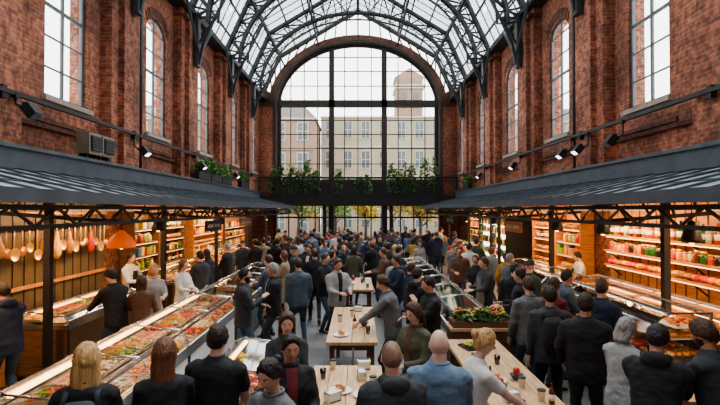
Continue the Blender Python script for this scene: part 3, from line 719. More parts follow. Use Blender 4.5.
bo = MB(); bo.lathe([(.03, 0), (.035, .005), (.07, .05), (.075, .06), (.07, .06), (.04, .03), (.005, .03)], (0, 0, 0), CL['slate'], 18); heap(bo, 0, 0, .035, .09, .09, 'balls')
bowl = bo.build('food_bowl', (.1, 7.7, .9))
gl = MB(); gl.lathe([(.028, 0), (.035, .11), (.033, .11), (.026, .01), (.003, .01)], (0, 0, 0), GLASSC, 14); gl.lathe([(.025, .012), (.029, .06)], (0, 0, 0), FOOD['gold'], 12)
glass = gl.build('drinking_glass', (.15, 7.2, .9))
cu = MB(); cu.lathe([(.028, 0), (.038, .1), (.04, .102)], (0, 0, 0), PAPER, 14); cu.lathe([(.041, .1), (.041, .112), (.03, .116)], (0, 0, 0), BLACK, 14)
cup = cu.build('takeaway_coffee_cup', (-.1, 8.4, .9))
bt = MB(); bottle(bt, 0, 0, 0, .2, BOT[1]); bot = bt.build('sauce_bottle', (-.05, 7.6, .9))
nb = MB(); nb.bx(-.07, .07, -.04, .04, 0, .01, BLACK); nb.bx(-.065, .065, -.035, .035, .01, .09, PAPER); nb.bx(-.075, -.065, -.045, .045, 0, .1, CHROME); nb.bx(.065, .075, -.045, .045, 0, .1, CHROME)
nap = nb.build('napkin_holder', (.0, 8.8, .9))
tr = MB(); tr.bx(-.2, .2, -.14, .14, 0, .012, BLACK); tr.bx(-.2, .2, -.145, -.135, 0, .025, BLACK); tr.bx(-.2, .2, .135, .145, 0, .025, BLACK); tr.bx(-.205, -.195, -.14, .14, 0, .025, BLACK); tr.bx(.195, .205, -.14, .14, 0, .025, BLACK)
heap(tr, -.08, 0, .014, .18, .2, 'balls'); tr.lathe([(.01, .014), (.05, .02), (.06, .05), (.055, .05), (.01, .03)], (.11, 0, 0), WHITE, 14)
tray = tr.build('serving_tray', (3.3, 5.6, .9))
items = [plate, bowl, glass, cup, glass, nap]
def scatter(x0, x1, y0, y1, n, z=.9):
    pts = []
    for _ in range(400):
        if len(pts) >= n: break
        p = (R.uniform(x0+.12, x1-.12), R.uniform(y0+.12, y1-.12))
        if all((p[0]-q[0])**2+(p[1]-q[1])**2 > .24**2 for q in pts): pts.append(p)
    for p in pts: inst(R.choice(items+[plate, glass, cup]), (p[0], p[1], z), R.uniform(0, 6))
scatter(-.52, .28, 4.5, 5.75, 9); scatter(1.25, 1.98, 4.1, 5.4, 10); scatter(1.25, 1.98, 5.5, 6.1, 2); scatter(-.36, .36, 11.2, 13.2, 7)
inst(cup, (-.3, 8.0, .9)); inst(tray, (1.6, 6.5, .9), .3); inst(bot, (1.4, 5.1, .9)); inst(bot, (1.85, 4.6, .9))
inst(plate, (3.2, 4.85, .9)); inst(glass, (3.5, 5.3, .9)); inst(tray, (3.25, 5.2, .9), 1.5)

# ------------------------------------------------------------------ people
def remesh(mb, vox, it=5, fold=.006, seed=0):
    me = mb.mesh('tmp'); ob = bpy.data.objects.new('tmp', me); scene.collection.objects.link(ob)
    r = ob.modifiers.new('r', 'REMESH'); r.mode = 'VOXEL'; r.voxel_size = vox
    s = ob.modifiers.new('s', 'SMOOTH'); s.iterations = it; s.factor = .5
    dg = bpy.context.evaluated_depsgraph_get(); ev = ob.evaluated_get(dg); m2 = ev.to_mesh()
    so = Vector((seed*3.1, seed*1.7, 0)); vs = []
    for v in m2.vertices:
        p = v.co; q = Vector((p.x*9, p.y*9, p.z*14))+so
        n = noise.noise(q)+.5*noise.noise(q*2.1)
        vs.append(p+v.normal*(fold*n))
    fs = [tuple(p.vertices) for p in m2.polygons]
    ev.to_mesh_clear(); bpy.data.objects.remove(ob); bpy.data.meshes.remove(me)
    return vs, fs
def ik(S, W, l1, l2, pole):
    d = W-S; L = d.length; mx = (l1+l2)*.995
    if L > mx: d = d*(mx/L); W = S+d; L = mx
    if L < .12: L = .12
    a = (l1*l1-l2*l2+L*L)/(2*L); h = math.sqrt(max(0, l1*l1-a*a)); dn = d.normalized()
    p = pole-dn*pole.dot(dn); p.normalize()
    return S+dn*a+p*h, W
def hand(mb, W, d, n, side, curl, sk):
    d = d.normalized(); n = (n-d*n.dot(d)).normalized(); ac = d.cross(n)*side
    rings = []
    for t, w, th in ((-.02, .024, .02), (.0, .027, .019), (.03, .038, .017), (.06, .042, .015), (.09, .039, .012)):
        c = W+d*t; rings.append([c+ac*(w*math.cos(2*pi*j/10))+n*(th*math.sin(2*pi*j/10)) for j in range(10)])
    mb.secs(rings, sk)
    for k, (o, L) in enumerate(((.029, .068), (.010, .078), (-.010, .072), (-.028, .056))):
        p = W+d*.083+ac*o; dd = d.copy(); pts = [p]; 
        for s, fr in enumerate((.42, .32, .26)):
            a = curl*(.6+.25*s)
            dd = (dd*math.cos(a)+n*math.sin(a)); dd.normalize()
            pts.append(pts[-1]+dd*L*fr)
        mb.tube(pts, [.0095, .009, .008, .0065], sk, 6)
    p = W+d*.028+ac*.03; dd = (d*.75+ac*.6+n*.35*(1+curl)).normalized(); d2 = (d*.9+ac*.1+n*.4*(1+curl)).normalized()
    mb.tube([p-dd*.01, p+dd*.035, p+dd*.035+d2*.03], [.013, .011, .008], sk, 6)
def shape_head(p, fem):
    x = p.x*.077; y = p.y*.098; z = p.z*.120; t = max(0, -p.z)
    x *= 1-.28*t**1.4*(1.12 if fem else 1)
    if p.y < 0: y *= 1-.42*t
    else: y *= 1-.06*t
    if p.y > 0 and p.z > .3: y *= 1-.06*(p.z-.3)
    ex = math.exp
    if p.y > .1:
        y += .010*ex(-(x/.024)**2-((z+.098)/.018)**2)
        g = 0
        if z > -.036 and z < .03: g = min(1, (.03-z)/.05) if z > -.022 else max(0, (z+.036)/.014)
        y += .024*ex(-(x/.0125)**2)*g
        y -= .009*ex(-((abs(x)-.031)/.015)**2-((z-.012)/.013)**2)
        y += .004*ex(-((abs(x)-.028)/.022)**2-((z-.034)/.009)**2)
        y += .005*ex(-(x/.024)**2-((z+.053)/.010)**2)
        y -= .003*ex(-(x/.022)**2-((z+.053)/.003)**2)
    return Vector((x, y, z))
def hl(a, style):
    pts = [(0, .60), (.55, .58), (.95, .30), (1.25, .0), (1.5, -.12), (1.9, -.30), (2.4, -.55), (pi, -.62)]
    if style in ('long', 'bob', 'pony', 'bun'): pts = [(0, .66), (.45, .6), (.8, .35), (1.1, 0), (1.3, -.45 if style in ('long', 'bob') else -.05), (1.9, -.6 if style in ('long', 'bob') else -.35), (2.4, -.7), (pi, -.75)]
    if style == 'receding': pts = [(0, .86), (.5, .8), (.95, .62), (1.3, .1), (1.6, -.1), (1.9, -.3), (2.4, -.55), (pi, -.62)]
    for i in range(len(pts)-1):
        if a <= pts[i+1][0]:
            q = (a-pts[i][0])/(pts[i+1][0]-pts[i][0]); return pts[i][1]*(1-q)+pts[i+1][1]*q
    return pts[-1][1]
def head(mb, M, sk, hm, style, fem, beard, hi, seed):
    SG, RG = (64, 42) if hi else (20, 16)
    P = []
    for i in range(RG+1):
        th = pi*i/RG
        for j in range(SG):
            ph = 2*pi*j/SG; P.append(Vector((math.sin(th)*math.sin(ph), math.sin(th)*math.cos(ph), math.cos(th))))
    V = [shape_head(p, fem) for p in P]; fs = []
    for i in range(RG):
        for j in range(SG):
            a = i*SG+j; b = i*SG+(j+1) % SG
            fs.append((a, b, b+SG, a+SG))
    skin = []; lips = []
    for f_ in fs:
        c = (V[f_[0]]+V[f_[2]])*.5
        (lips if (c.y > .06 and abs(c.x) < .024 and abs(c.z+.053) < .0075) else skin).append(f_)
    W_ = [M @ v for v in V]; mb.raw(W_, skin, sk, True)
    if lips: mb.raw(W_, lips, LIP, True)
    def T(v): return M @ Vector(v)
    R3 = M.to_3x3()
    for sx in (-1, 1):
        mb.ell(T((sx*.075, -.004, -.002)), (.008, .018, .031), sk, 8, 7, R3 @ Euler((.15, 0, -sx*.35)).to_matrix())
        mb.ell(T((sx*.079, -.006, -.022)), (.007, .010, .012), sk, 6, 5, R3)
        if hi:
            mb.ell(T((sx*.031, .081, .011)), (.0135, .0085, .0085), EYEW, 8, 6, R3); mb.ell(T((sx*.031, .0875, .011)), (.0055, .0035, .0058), EYED, 8, 6, R3)
            mb.tube([T((sx*.047, .077, .030)), T((sx*.032, .090, .036)), T((sx*.016, .094, .032))], [.002, .0045, .004], hm, 5)
            mb.ell(T((sx*.031, .0835, .0195)), (.0155, .008, .003), sk, 8, 4, R3)
        else: mb.ell(T((sx*.031, .084, .011)), (.010, .006, .006), EYED, 6, 4, R3)
    th_ = dict(bald=0, buzz=.003, short=.013, medium=.024, long=.022, bob=.024, pony=.012, bun=.014, receding=.010, beanie=0).get(style, .013)
    if th_:
        off = []; swirl = (seed % 5-2)*.15
        for p in P:
            a = abs(math.atan2(p.x, p.y)); v = p.z-hl(a, style); k = max(-.3, min(1, v/.16)); o_ = th_*k if k > 0 else k*.012
            if k > 0 and th_ > .005:
                nn = noise.noise(p*4+Vector((seed, 0, 0)))
                o_ += .006*nn*min(1, th_/.012)
                if hi:
                    if style in ('short', 'medium', 'receding'): o_ += .0035*math.sin(26*p.x+9*nn+seed)*k
                    else: o_ += .0028*math.sin(16*math.atan2(p.x, -p.y+.01)+6*nn)*k*math.sin(math.acos(max(-1, min(1, p.z))))
            off.append((k, o_-.001))
        HV = [M @ (V[i]+P[i]*off[i][1]+(Vector((0, 0, .006 if P[i].z > .3 else 0)) if th_ > .008 else Vector())) for i in range(len(P))]
        HF = [f_ for f_ in fs if max(off[i][0] for i in f_) > 0]
        mb.raw(HV, HF, hm, True)
    if style in ('long', 'bob'):
        L = .27 if style == 'long' else .14; rings = []; N = 48 if hi else 22
        for t in (0, .15, .3, .45, .6, .75, .88, 1.0):
            z = .045-(.06+L)*t; w = .086+.012*math.sin(t*3)-.02*max(0, t-.6); dp = .07-.028*t; cy = -.035-.022*t
            ring = []
            for j in range(N):
                a = 2*pi*j/N; rr = 1+.10*noise.noise(Vector((math.cos(a)*3, math.sin(a)*3, z*5+seed)))+(.045*math.sin(11*a+5*math.sin(z*14+seed)) if hi else 0)
                yy = math.sin(a)*dp*rr
                if yy > 0: yy *= .45
                ring.append(T((math.cos(a)*w*rr, cy+yy, z+(.012*math.sin(7*a+seed) if t == 1.0 else 0))))
            rings.append(ring)
        mb.secs(rings, hm)
    if style == 'bun': mb.ell(T((0, -.115, .05)), (.042, .035, .042), hm, 12, 9, R3)
    if style == 'pony': mb.tube([T((0, -.09, .04)), T((0, -.135, .02)), T((0, -.145, -.06)), T((0, -.125, -.15)), T((0, -.11, -.2))], [.018, .026, .03, .022, .006], hm, 10)
    if style == 'beanie':
        rings = []
        for t in range(9):
            a = t/8*pi/2; rings.append([T((math.cos(a)*.086*math.cos(2*pi*j/20), -.004+math.cos(a)*.106*math.sin(2*pi*j/20), .045+math.sin(a)*.095)) for j in range(20)])
        mb.secs(rings, hm); mb.tube([T((.088*math.cos(2*pi*j/20), -.004+.108*math.sin(2*pi*j/20), .05)) for j in range(21)], .014, hm, 6)
    if beard:
        BV = []; kk = []
        for i, p in enumerate(P):
            v = min((-.12-p.z)/.12, (p.y+.05)/.2); 
            if abs(V[i].x) < .026 and abs(V[i].z+.05) < .011: v = -.3
            if V[i].z > -.05: v = min(v, (abs(V[i].x)-.048)/.02)
            k = max(-.3, min(1, v)); kk.append(k); BV.append(M @ (V[i]+P[i]*(.008*k if k > 0 else .01*k)))
        mb.raw(BV, [f_ for f_ in fs if max(kk[i] for i in f_) > 0], hm, True)
ARMS = dict(down=(.06, .03, -.53), relax=(.05, .14, -.49), front=(-.08, .33, -.28), low=(-.06, .30, -.40), phone=(-.10, .30, -.14), table=(-.04, .42, -.34), reach=(.02, .52, -.22), drink=(-.10, .24, -.03),
            pocket=(.05, .06, -.44), cross=(-.24, .22, -.24), back=(.04, -.12, -.50))
PCOUNT = [0]
def person(x, y, ang, sex='m', ht=None, top='black', bot='jeans', hair='dark', style='short', arms=('down', 'relax'), lean=0, yaw=0, pitch=0, legs='stand', sleeve='long',
           coat=False, hood=False, pack=None, hold=None, shirt=None, beard=False, apron=None, skin=None, hi=True, name=None, scarf=None, build=1.0):
    PCOUNT[0] += 1; seed = PCOUNT[0]; fem = sex == 'f'
    if ht is None: ht = (1.73 if fem else 1.79)
    sk = SKINS[skin if skin is not None else seed*7 % 3]; hm = HAIRS[hair]; tm = CL[top]; bm_ = CL[bot]; mb = MB()
    vox = .016 if hi else .030; X = Vector((1, 0, 0)); le = math.radians(lean)
    def ss(a): a = max(0, min(1, a)); return a*a*(3-2*a)
    def frame(z):
        zz = .85; p = Vector((0, 0, .85))
        if z <= .85: return Vector((0, 0, z)), Vector((0, 1, 0)), Vector((0, 0, 1))
        while zz < z-1e-6:
            s = min(.03, z-zz); a = le*ss((zz-.85)/.3); p += Vector((0, math.sin(a), math.cos(a)))*s; zz += s
        a = le*ss((z-.85)/.3); return p, Vector((0, math.cos(a), -math.sin(a))), Vector((0, math.sin(a), math.cos(a)))
    if fem: prof = [(.80, .178, .125, 0), (.92, .172, .125, 0), (1.04, .142, .105, 0), (1.14, .145, .11, .004), (1.25, .160, .128, .016), (1.33, .168, .118, .01), (1.39, .165, .10, 0), (1.435, .135, .085, -.004), (1.47, .075, .066, -.004), (1.50, .055, .055, 0)]
    else: prof = [(.80, .182, .130, 0), (.92, .182, .132, 0), (1.05, .172, .125, .004), (1.18, .182, .132, .006), (1.30, .200, .136, .006), (1.37, .203, .126, 0), (1.42, .185, .108, -.004), (1.455, .135, .088, -.006), (1.485, .08, .07, -.004), (1.51, .062, .062, 0)]
    bl = build
    if coat: prof = [(.42, .22, .17, 0), (.6, .21, .16, 0)]+prof
    extra = .010 if sleeve == 'long' else 0
    def ring(z, w, d, oy, n=20, ex=2.4, grow=0.0):
        p, fy, fz = frame(z); r = []
        for j in range(n):
            a = 2*pi*j/n; c, s = math.cos(a), math.sin(a)
            r.append(p+X*((w*bl+grow)*math.copysign(abs(c)**(2/ex), c))+fy*((d*bl+grow)*math.copysign(abs(s)**(2/ex), s)+oy))
        return r
    tb = MB()
    pr = prof if sleeve == 'long' else [(.87, prof[0][1]*.98, prof[0][2]*.98, 0)]+prof[1:]
    tb.secs([ring(z, w, d, oy, grow=extra) for z, w, d, oy in pr], tm)
    sx = .17 if fem else .195
    armr = (.050, .041, .030) if fem else (.060, .048, .036)
    hands = []
    for i, sd in enumerate((-1, 1)):
        p, fy, fz = frame(1.395); S = p+X*(sd*sx)
        o = ARMS[arms[i]]; j = .02*math.sin(seed*5+i); W = S+Vector((sd*o[0], o[1]+j, o[2]+j))
        pole = Vector((sd*.55, -.8, -.35)) if o[1] > .1 else Vector((sd*.4, -1, 0))
        if arms[i] == 'pocket': pole = Vector((sd*1, -.8, 0))
        E, W = ik(S, W, .285, .25, pole); fd = (W-E).normalized()
        hd = fd.copy()
        S0 = S-X*sd*.05
        A = [S0+Vector((0, 0, .005)), S+Vector((0, 0, -.01)), S.lerp(E, .5), E, E.lerp(W, .5), W-fd*.01]
        rr = [armr[0]*1.15, armr[0]*1.12, armr[0], armr[1]*1.05, (armr[1]+armr[2])/2*1.02, armr[2]]
        if sleeve == 'long': tb.tube(A, [r+.008 for r in rr], tm, 12)
        else:
            cut = S.lerp(E, .72); tb.tube([A[0], A[1], A[2], cut], [r+.006 for r in rr[:3]]+[armr[0]+.004], tm, 12)
            mb.tube([S.lerp(E, .3), A[2], E.lerp(S, .12), E, E.lerp(W, .25), E.lerp(W, .7), W+fd*.005], [rr[2]*.88, rr[2]*.86, armr[1]*.92, armr[1]*.9, armr[1]*.93, armr[2]*.95, armr[2]*.72], sk, 12)
        if arms[i] != 'pocket':
            if o[2] < -.43: n = Vector((-sd, .25, 0)); cu_ = .35
            elif hold and i == 1: n = Vector((-sd, .1, .2)); cu_ = .75
            else: n = Vector((-sd*.5, 0, -.8)); cu_ = .4
            hand(mb, W+fd*.012, hd, n, -1 if n.cross(fd).dot(Vector((0, 0, 1))) > 0 else 1, cu_, sk)
            hands.append((W, fd, n))
    vs, fs = remesh(tb, vox, 4, .010 if sleeve == 'long' else .007, seed); mb.raw(vs, fs, tm, True)
    lb = MB(); hw = .165 if not fem else .168
    lb.secs([ring(z, w, d, 0) for z, w, d in ((.80, hw, .115), (.88, hw+.006, .122), (.97, hw-.01, .115), (1.03, hw-.03, .10))], bm_)
    feet = dict(stand=((-.10, .02), (.10, -.01)), walk=((-.09, .30), (.09, -.28)), step=((-.12, .12), (.11, -.12)), wide=((-.17, .03), (.17, -.03)))[legs]
    for i, (fx, fy_) in enumerate(feet):
        sd = -1 if i == 0 else 1; Hp = Vector((sd*.088, 0, .86)); back = fy_ < -.2
        A_ = Vector((fx, fy_, .14 if back else .09)); K, A_ = ik(Hp, A_, .42, .42, Vector((sd*.08, 1, 0)))
        j = 1.0 if not fem else .93
        lb.tube([Hp+Vector((0, 0, .04)), Hp.lerp(K, .25), Hp.lerp(K, .7), K, K.lerp(A_, .3), K.lerp(A_, .7), A_+Vector((0, 0, -.02))], [.085*j, .088*j, .070*j, .061*j, .061*j, .052*j, .054*j], bm_, 12)
        tilt = -.5 if back else 0; rt = Euler((tilt, 0, -sd*.12)).to_matrix(); B = A_+Vector((0, 0, -.055))
        rings = []
        for t, w, h0, h1 in ((-.07, .022, .0, .05), (-.06, .034, 0, .08), (-.02, .038, 0, .10), (.04, .040, 0, .075), (.10, .047, 0, .055), (.15, .043, 0, .045), (.185, .025, .005, .03)):
            rings.append([B+rt @ Vector((w*math.cos(2*pi*q/10), t, -.035+h0+(h1-h0)*(.5+.5*math.sin(2*pi*q/10)))) for q in range(10)])
        mb.secs(rings, SHOE)
    vs, fs = remesh(lb, vox*1.1, 3, .007, seed+50); mb.raw(vs, fs, bm_, True)
    p, fy, fz = frame(1.50); hp = math.radians(pitch)
    up = (fz*.8+Vector((0, .0, .5))).normalized()
    nk = p-fz*.05; hb = p+fz*.035+fy*.012
    mb.tube([nk, p, hb, hb+up*.06], [.062, .056 if not fem else .048, .055 if not fem else .047, .055 if not fem else .046], sk, 14)
    rot = Matrix.Rotation(math.radians(yaw), 4, 'Z') @ Matrix.Rotation(-hp-le*.35, 4, 'X')
    hc = hb+Vector((0, .016, .093))+Vector((0, math.sin(hp)*.035, -abs(math.sin(hp))*.012))
    head(mb, Matrix.Translation(hc) @ rot @ Matrix.Scale(1.0 if not fem else .96, 4), sk, CL['charcoal'] if style == 'beanie' else hm, style, fem, beard, hi, seed)
    if scarf: 
        for q in range(3): mb.tube([p+X*(.08*math.cos(2*pi*j/16))+fy*(.078*math.sin(2*pi*j/16))+fz*(-.03+q*.022+.008*math.sin(j)) for j in range(17)], .022, CL[scarf], 8)
        mb.tube([p+fy*.09-fz*.02, p+fy*.13-fz*.15+X*.03, p+fy*.14-fz*.33+X*.04], [.03, .04, .035], CL[scarf], 8)
    elif sleeve == 'long':
        mb.tube([p+X*((.070 if fem else .078)*math.cos(2*pi*j/16))+fy*((.066 if fem else .074)*math.sin(2*pi*j/16))-fz*(.004+.02*max(0, math.sin(2*pi*j/16))) for j in range(17)], (.017 if coat or shirt else .013), tm, 8)
    if hood:
        hbld = MB(); hbld.ell(p-fy*.095-fz*.045, (.115, .062, .085), tm, 16, 10, Euler((.4-le, 0, 0))); hbld.tube([p+X*(.1*math.cos(pi*j/10))-fy*(.085*math.sin(pi*j/10))-fz*(.01) for j in range(11)], [.02]+[.034]*9+[.02], tm, 8)
        v2, f2_ = remesh(hbld, .014, 4, .005, seed); mb.raw(v2, f2_, tm, True)
    if shirt:
        zs = [1.47, 1.43, 1.38, 1.3, 1.2, 1.1, 1.0, .92]
        def prof_at(z):
            for a, b2 in zip(prof, prof[1:]):
                if a[0] <= z <= b2[0]: q = (z-a[0])/(b2[0]-a[0]); return [a[k]*(1-q)+b2[k]*q for k in range(4)]
        vs = []; 
        for k, z in enumerate(zs):
            pp, ffy, ffz = frame(z); _, w, d_, oy = prof_at(z); hwid = .052-.003*k; yy = d_*bl+oy+extra+.012
            for u_ in (-1, -.5, 0, .5, 1): vs.append(pp+X*(hwid*u_)+ffy*(yy-.010*u_*u_))
        mb.raw(vs, [(k*5+q, k*5+q+1, k*5+q+6, k*5+q+5) for k in range(len(zs)-1) for q in range(4)], CL[shirt], True)
    if apron:
        vs = []; zs = [1.36, 1.25, 1.12, 1.0, .9, .75, .6, .5]
        for k, z in enumerate(zs):
            pp, ffy, ffz = frame(z); wd = (.10, .13, .17, .19, .2, .2, .2, .2)[k]
            for u_ in range(-4, 5): a = u_/4; vs.append(pp+X*wd*a+ffy*(.165*bl-.055*a*a*(1 if z > .8 else .5)))
        mb.raw(vs, [(k*9+q, k*9+q+1, k*9+q+10, k*9+q+9) for k in range(len(zs)-1) for q in range(8)], CL[apron], True)
    if pack:
        pb = MB(); pm = CL[pack]; rings = []
        for z, w, d_ in ((1.0, .10, .05), (1.01, .13, .075), (1.12, .145, .09), (1.25, .14, .085), (1.36, .12, .065), (1.40, .08, .035)):
            pp, ffy, _ = frame(z); c = pp-ffy*(.125+d_*.95)
            rings.append([c+X*(w*math.copysign(abs(math.cos(a))**.6, math.cos(a)))+ffy*(d_*math.copysign(abs(math.sin(a))**.6, math.sin(a))) for a in [2*pi*j/18 for j in range(18)]])
        pb.secs(rings, pm); v2, f2_ = remesh(pb, .018, 3, .004, seed); mb.raw(v2, f2_, pm, True)
        for sd in (-1, 1):
            pts = []
            for z, yo in ((1.08, .15), (1.2, .155), (1.32, .15), (1.40, .12), (1.455, .02), (1.43, -.10), (1.36, -.14)):
                pp, ffy, _ = frame(z); pts.append(pp+X*(sd*(.115 if z < 1.42 else .10))+ffy*yo)
            mb.tube(pts, [(.022, .008)]*7, pm, 6)
    if hold and hands:
        W, fd, n = hands[-1]; c = W+fd*.085+n.normalized()*.035
        if hold == 'cup': mb.lathe([(.026, -.05), (.036, .05), (.037, .052)], c, PAPER, 12); mb.lathe([(.038, .05), (.038, .062)], c, BLACK, 12)
        elif hold == 'phone': mb.box(c+Vector((0, 0, .03)), (.072, .01, .145), BLACK, (.7, 0, 0))
    nm = name or ('standing_woman' if fem else 'standing_man')
    if legs == 'walk': nm = 'walking_woman' if fem else 'walking_man'
    zmin = min(v[2] for v in mb.v)
    return mb.build(nm, (x, y, -zmin*ht/1.77), math.radians(ang), ht/1.77)

PL = [
 dict(x=-4.75, y=6.55, ang=60, top='navy', hair='dark', arms=('table', 'table'), lean=10, hood=True, pitch=15),
 dict(x=-4.05, y=8.1, ang=65, top='black', hair='black', style='medium', arms=('table', 'front'), lean=10, pitch=20),
 dict(x=-2.0, y=3.55, ang=15, sex='f', top='black', hair='blonde', style='long', pack='charcoal', arms=('relax', 'front'), yaw=10, pitch=5, ht=1.78),
 dict(x=-1.52, y=3.8, ang=20, sex='f', top='black', hair='auburn', style='long', arms=('front', 'front'), pitch=8, yaw=-10, ht=1.75),
 dict(x=-1.2, y=4.1, ang=-5, top='black', hair='dark', style='short', sleeve='short', arms=('relax', 'low'), build=1.05, bot='charcoal'),
 dict(x=-.60, y=3.45, ang=150, sex='f', top='grey', hair='black', style='bun', arms=('table', 'phone'), pitch=24, hold='phone'),
 dict(x=-.58, y=4.1, ang=200, sex='f', top='black', hair='black', style='pony', arms=('front', 'front'), pitch=12, shirt='maroon'),
 dict(x=-.75, y=5.1, ang=190, sex='f', top='charcoal', hair='brown', style='long', arms=('low', 'phone'), pitch=12, shirt='grey', ht=1.7),
 dict(x=.26, y=3.62, ang=10, top='charcoal', hair='stubble', style='buzz', hood=True, arms=('front', 'front'), build=1.08, ht=1.78),
 dict(x=.66, y=3.92, ang=-12, top='denim', hair='grey', style='bald', arms=('front', 'low'), build=1.08, skin=2, ht=1.79),
 dict(x=.66, y=5.45, ang=130, sex='f', top='olive', hair='brown', style='long', arms=('front', 'phone'), pitch=20, hold='cup', shirt='brown'),
 dict(x=.55, y=7.35, ang=80, top='grey', hair='brown', arms=('table', 'table'), lean=14, pitch=15, bot='jeans', shirt='white'),
 dict(x=-.42, y=9.75, ang=-150, top='lgrey', hair='brown', arms=('front', 'front'), pitch=10, bot='charcoal', shirt='black'),
 dict(x=-1.05, y=11.7, ang=8, top='black', hair='dark', arms=('relax', 'down'), legs='walk', bot='black'),
 dict(x=-1.93, y=8.1, ang=-75, top='charcoal', hair='black', arms=('front', 'phone'), beard=True, yaw=-5),
 dict(x=-1.55, y=8.9, ang=95, top='black', hair='grey', arms=('front', 'relax'), shirt='white', bot='charcoal'),
 dict(x=-1.2, y=9.75, ang=20, top='slate', hair='dark', arms=('down', 'relax'), legs='step'),
 dict(x=-3.95, y=9.3, ang=-140, sex='f', top='lgrey', hair='blonde', style='bob', coat=True, arms=('front', 'low')),
 dict(x=-3.68, y=8.2, ang=20, sex='f', top='brown', hair='brown', style='bob', arms=('front', 'relax'), ht=1.65),
 dict(x=-3.68, y=10.1, ang=-110, sex='f', top='white', hair='auburn', style='long', arms=('front', 'front')),
 dict(x=-3.75, y=11.5, ang=60, top='charcoal', hair='dark', arms=('front', 'relax')),
 dict(x=.88, y=11.3, ang=5, sex='f', top='lgrey', hair='brown', style='long', coat=True, arms=('down', 'relax'), legs='step'),
 dict(x=1.0, y=8.2, ang=-50, top='black', hair='dark', arms=('front', 'front'), hood=True),
 dict(x=1.08, y=7.15, ang=100, top='black', hair='dark', arms=('drink', 'front'), pitch=10),
 dict(x=.95, y=4.15, ang=-80, sex='f', top='white', hair='blonde', style='bun', sleeve='short', arms=('table', 'table'), lean=12, pitch=18, bot='charcoal', skin=2, ht=1.76),
 dict(x=2.5, y=7.0, ang=12, top='grey', hair='brown', arms=('relax', 'down'), bot='jeans'),
 dict(x=2.46, y=6.15, ang=-10, top='charcoal', hair='dark', arms=('down', 'low'), pack='black', bot='black'),
 dict(x=2.58, y=5.45, ang=-25, top='black', hair='dark', arms=('relax', 'down'), build=1.08, bot='charcoal', ht=1.82),
 dict(x=2.66, y=4.85, ang=-60, sex='f', top='lgrey', hair='grey', style='bob', arms=('front', 'front'), pitch=18, lean=5, ht=1.68),
 dict(x=2.5, y=4.05, ang=-40, top='black', hair='black', arms=('table', 'table'), lean=12, pitch=20, hood=True),
 dict(x=3.15, y=4.2, ang=30, top='charcoal', hair='brown', style='medium', arms=('table', 'front'), lean=8, pitch=20, beard=True),
 dict(x=2.9, y=8.9, ang=-20, top='black', hair='dark', arms=('down', 'front')),
 dict(x=3.42, y=6.75, ang=-55, top='navy', hair='brown', style='receding', arms=('front', 'relax'), bot='charcoal'),
 dict(x=3.42, y=7.9, ang=-100, top='slate', hair='dark', arms=('front', 'front')),
 dict(x=3.0, y=7.4, ang=-60, sex='f', top='maroon', hair='brown', style='long', arms=('down', 'front'), scarf='tan'),
 dict(x=2.65, y=10.0, ang=100, top='charcoal', hair='brown', arms=('front', 'front'), apron='grey'),
 dict(x=2.75, y=11.2, ang=150, sex='f', top='black', hair='brown', style='pony', arms=('relax', 'front')),
 dict(x=3.35, y=9.4, ang=-60, top='green', hair='dark', style='beanie', arms=('front', 'down')),
 dict(x=3.4, y=10.8, ang=-70, top='grey', hair='grey', arms=('front', 'down')),
 dict(x=2.7, y=12.8, ang=170, top='brown', hair='brown', arms=('relax', 'front')),
 dict(x=5.25, y=11.4, ang=80, top='white', hair='dark', arms=('front', 'front'), apron='black', pitch=15),
 dict(x=4.85, y=5.7, ang=60, top='black', hair='dark', arms=('front', 'front'), apron='charcoal'),
 dict(x=-5.2, y=11.0, ang=-100, top='white', hair='dark', arms=('front', 'front'), apron='black'),
 dict(x=-1.93, y=10.5, ang=70, top='slate', hair='brown', arms=('front', 'front')),
 dict(x=-1.85, y=12.2, ang=80, sex='f', top='tan', hair='auburn', style='long', coat=True, arms=('front', 'relax')),
 dict(x=-1.35, y=13.4, ang=160, top='black', hair='dark', arms=('relax', 'down'), legs='step', shirt='white'),
 dict(x=-.70, y=12.3, ang=-80, sex='f', top='navy', hair='dark', style='bob', arms=('front', 'drink'), hold='cup'),
 dict(x=.68, y=12.5, ang=95, top='brown', hair='brown', arms=('front', 'front')),
 dict(x=1.05, y=9.6, ang=-70, sex='f', top='navy', hair='brown', style='pony', arms=('front', 'down')),
 dict(x=1.1, y=13.1, ang=-75, top='charcoal', hair='dark', arms=('front', 'down'), pack='black'),
 dict(x=1.08, y=14.3, ang=-80, sex='f', top='maroon', hair='blonde', style='long', arms=('front', 'down')),
 dict(x=.85, y=10.4, ang=110, top='navy', hair='dark', arms=('front', 'front'), hood=True),
 dict(x=-.75, y=10.9, ang=-120, top='black', hair='brown', arms=('relax', 'front')),
 dict(x=2.75, y=8.1, ang=60, top='black', hair='black', arms=('front', 'front')),
 dict(x=-4.0, y=12.8, ang=60, sex='f', top='navy', hair='brown', style='long', arms=('front', 'relax')),
 dict(x=-3.8, y=14.0, ang=80, top='black', hair='grey', arms=('front', 'relax')),
]
for d_ in PL:
    hi = d_['y'] < 9; person(hi=hi, **d_)
occ = [(d_['x'], d_['y']) for d_ in PL]
rects = [(-3.35, -2.3, 4, 14.7), (1.45, 2.25, 7, 16.3), (-5.6, -4.4, 5, 22.2), (4.5, 6, 5, 24.6), (-.4, .4, 11.1, 13.3), (3.8, 4.8, 6, 11.5)]
cols = ['black']*5+['charcoal']*4+['navy']*3+['grey', 'brown', 'slate', 'slate', 'olive', 'lgrey', 'maroon', 'tan', 'denim', 'red', 'white', 'green', 'mustard']
rc = random.Random(5); cnt = 0
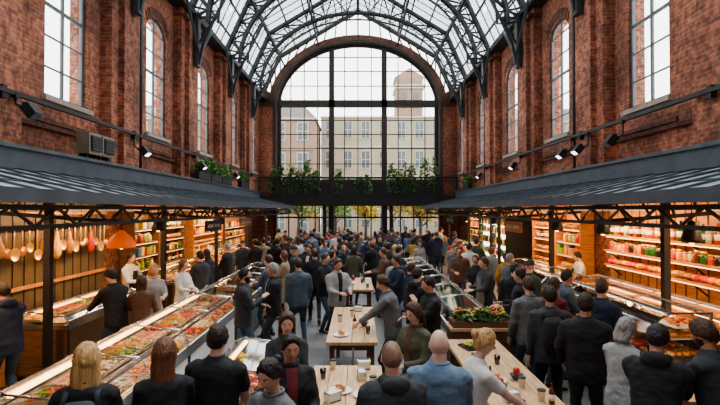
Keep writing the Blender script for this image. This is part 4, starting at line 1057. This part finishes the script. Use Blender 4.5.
for _ in range(9000):
    if cnt >= 96: break
    x = rc.uniform(-4.0, 4.1); y = rc.uniform(12.3, 25.8)
    if abs(x) > 2.6 and rc.random() < .45: continue
    if any(a-.34 < x < b+.34 and c-.34 < y < d+.34 for a, b, c, d in rects): continue
    if any((x-a)**2+(y-b)**2 < .6**2 for a, b in occ): continue
    occ.append((x, y)); cnt += 1; f_ = rc.random() < .42
    person(x, y, rc.choice([0, 10, -15, 170, 190, 180, 90, -90, 40, -50]), 'f' if f_ else 'm', top=rc.choice(cols), bot=rc.choice(['jeans', 'black', 'charcoal', 'charcoal']), hair=rc.choice(['dark', 'brown', 'black', 'brown', 'blonde', 'dark', 'auburn']),
           style=rc.choice(['long', 'bob', 'pony', 'long']) if f_ else rc.choice(['short', 'short', 'medium', 'receding', 'beanie']), arms=rc.choice([('down', 'relax'), ('front', 'front'), ('relax', 'phone'), ('front', 'down')]),
           legs=rc.choice(['stand', 'stand', 'step', 'step']), coat=rc.random() < .2, hood=rc.random() < .2, yaw=rc.uniform(-25, 25), ht=rc.uniform(1.60, 1.74) if f_ else rc.uniform(1.70, 1.90), hi=False)

# ------------------------------------------------------------------ light & camera
w = bpy.data.worlds.new('World'); scene.world = w; w.use_nodes = True; nt = w.node_tree
bg = nt.nodes['Background']; tc = nt.nodes.new('ShaderNodeTexCoord'); sp = nt.nodes.new('ShaderNodeSeparateXYZ'); rm = nt.nodes.new('ShaderNodeValToRGB')
nt.links.new(tc.outputs['Generated'], sp.inputs[0]); nt.links.new(sp.outputs['Z'], rm.inputs['Fac']); nt.links.new(rm.outputs['Color'], bg.inputs['Color'])
rm.color_ramp.elements[0].color = (.98, .97, .94, 1); rm.color_ramp.elements[1].color = (.86, .93, 1.0, 1)
bg.inputs['Strength'].default_value = 3.2
s = bpy.data.lights.new('sun', 'SUN'); s.energy = 3.0; s.angle = .6; s.color = (1, .93, .84); so = bpy.data.objects.new('sun', s); so.rotation_euler = (math.radians(-25), math.radians(18), 0); so.location = (0, 20, 30); scene.collection.objects.link(so)
cam = bpy.data.cameras.new('camera'); cam.lens = 24; cam.sensor_width = 36; cam.clip_end = 300
co = bpy.data.objects.new('camera', cam); co.location = (0, 0, 2.75); co.rotation_euler = (math.radians(90.9), 0, math.radians(-.25)); scene.collection.objects.link(co); scene.camera = co
scene.view_settings.view_transform = 'AgX'
try: scene.view_settings.look = 'AgX - Medium High Contrast'
except Exception as ex_: print(ex_)
scene.view_settings.exposure = 0.4
print('built in', time.time()-T0)
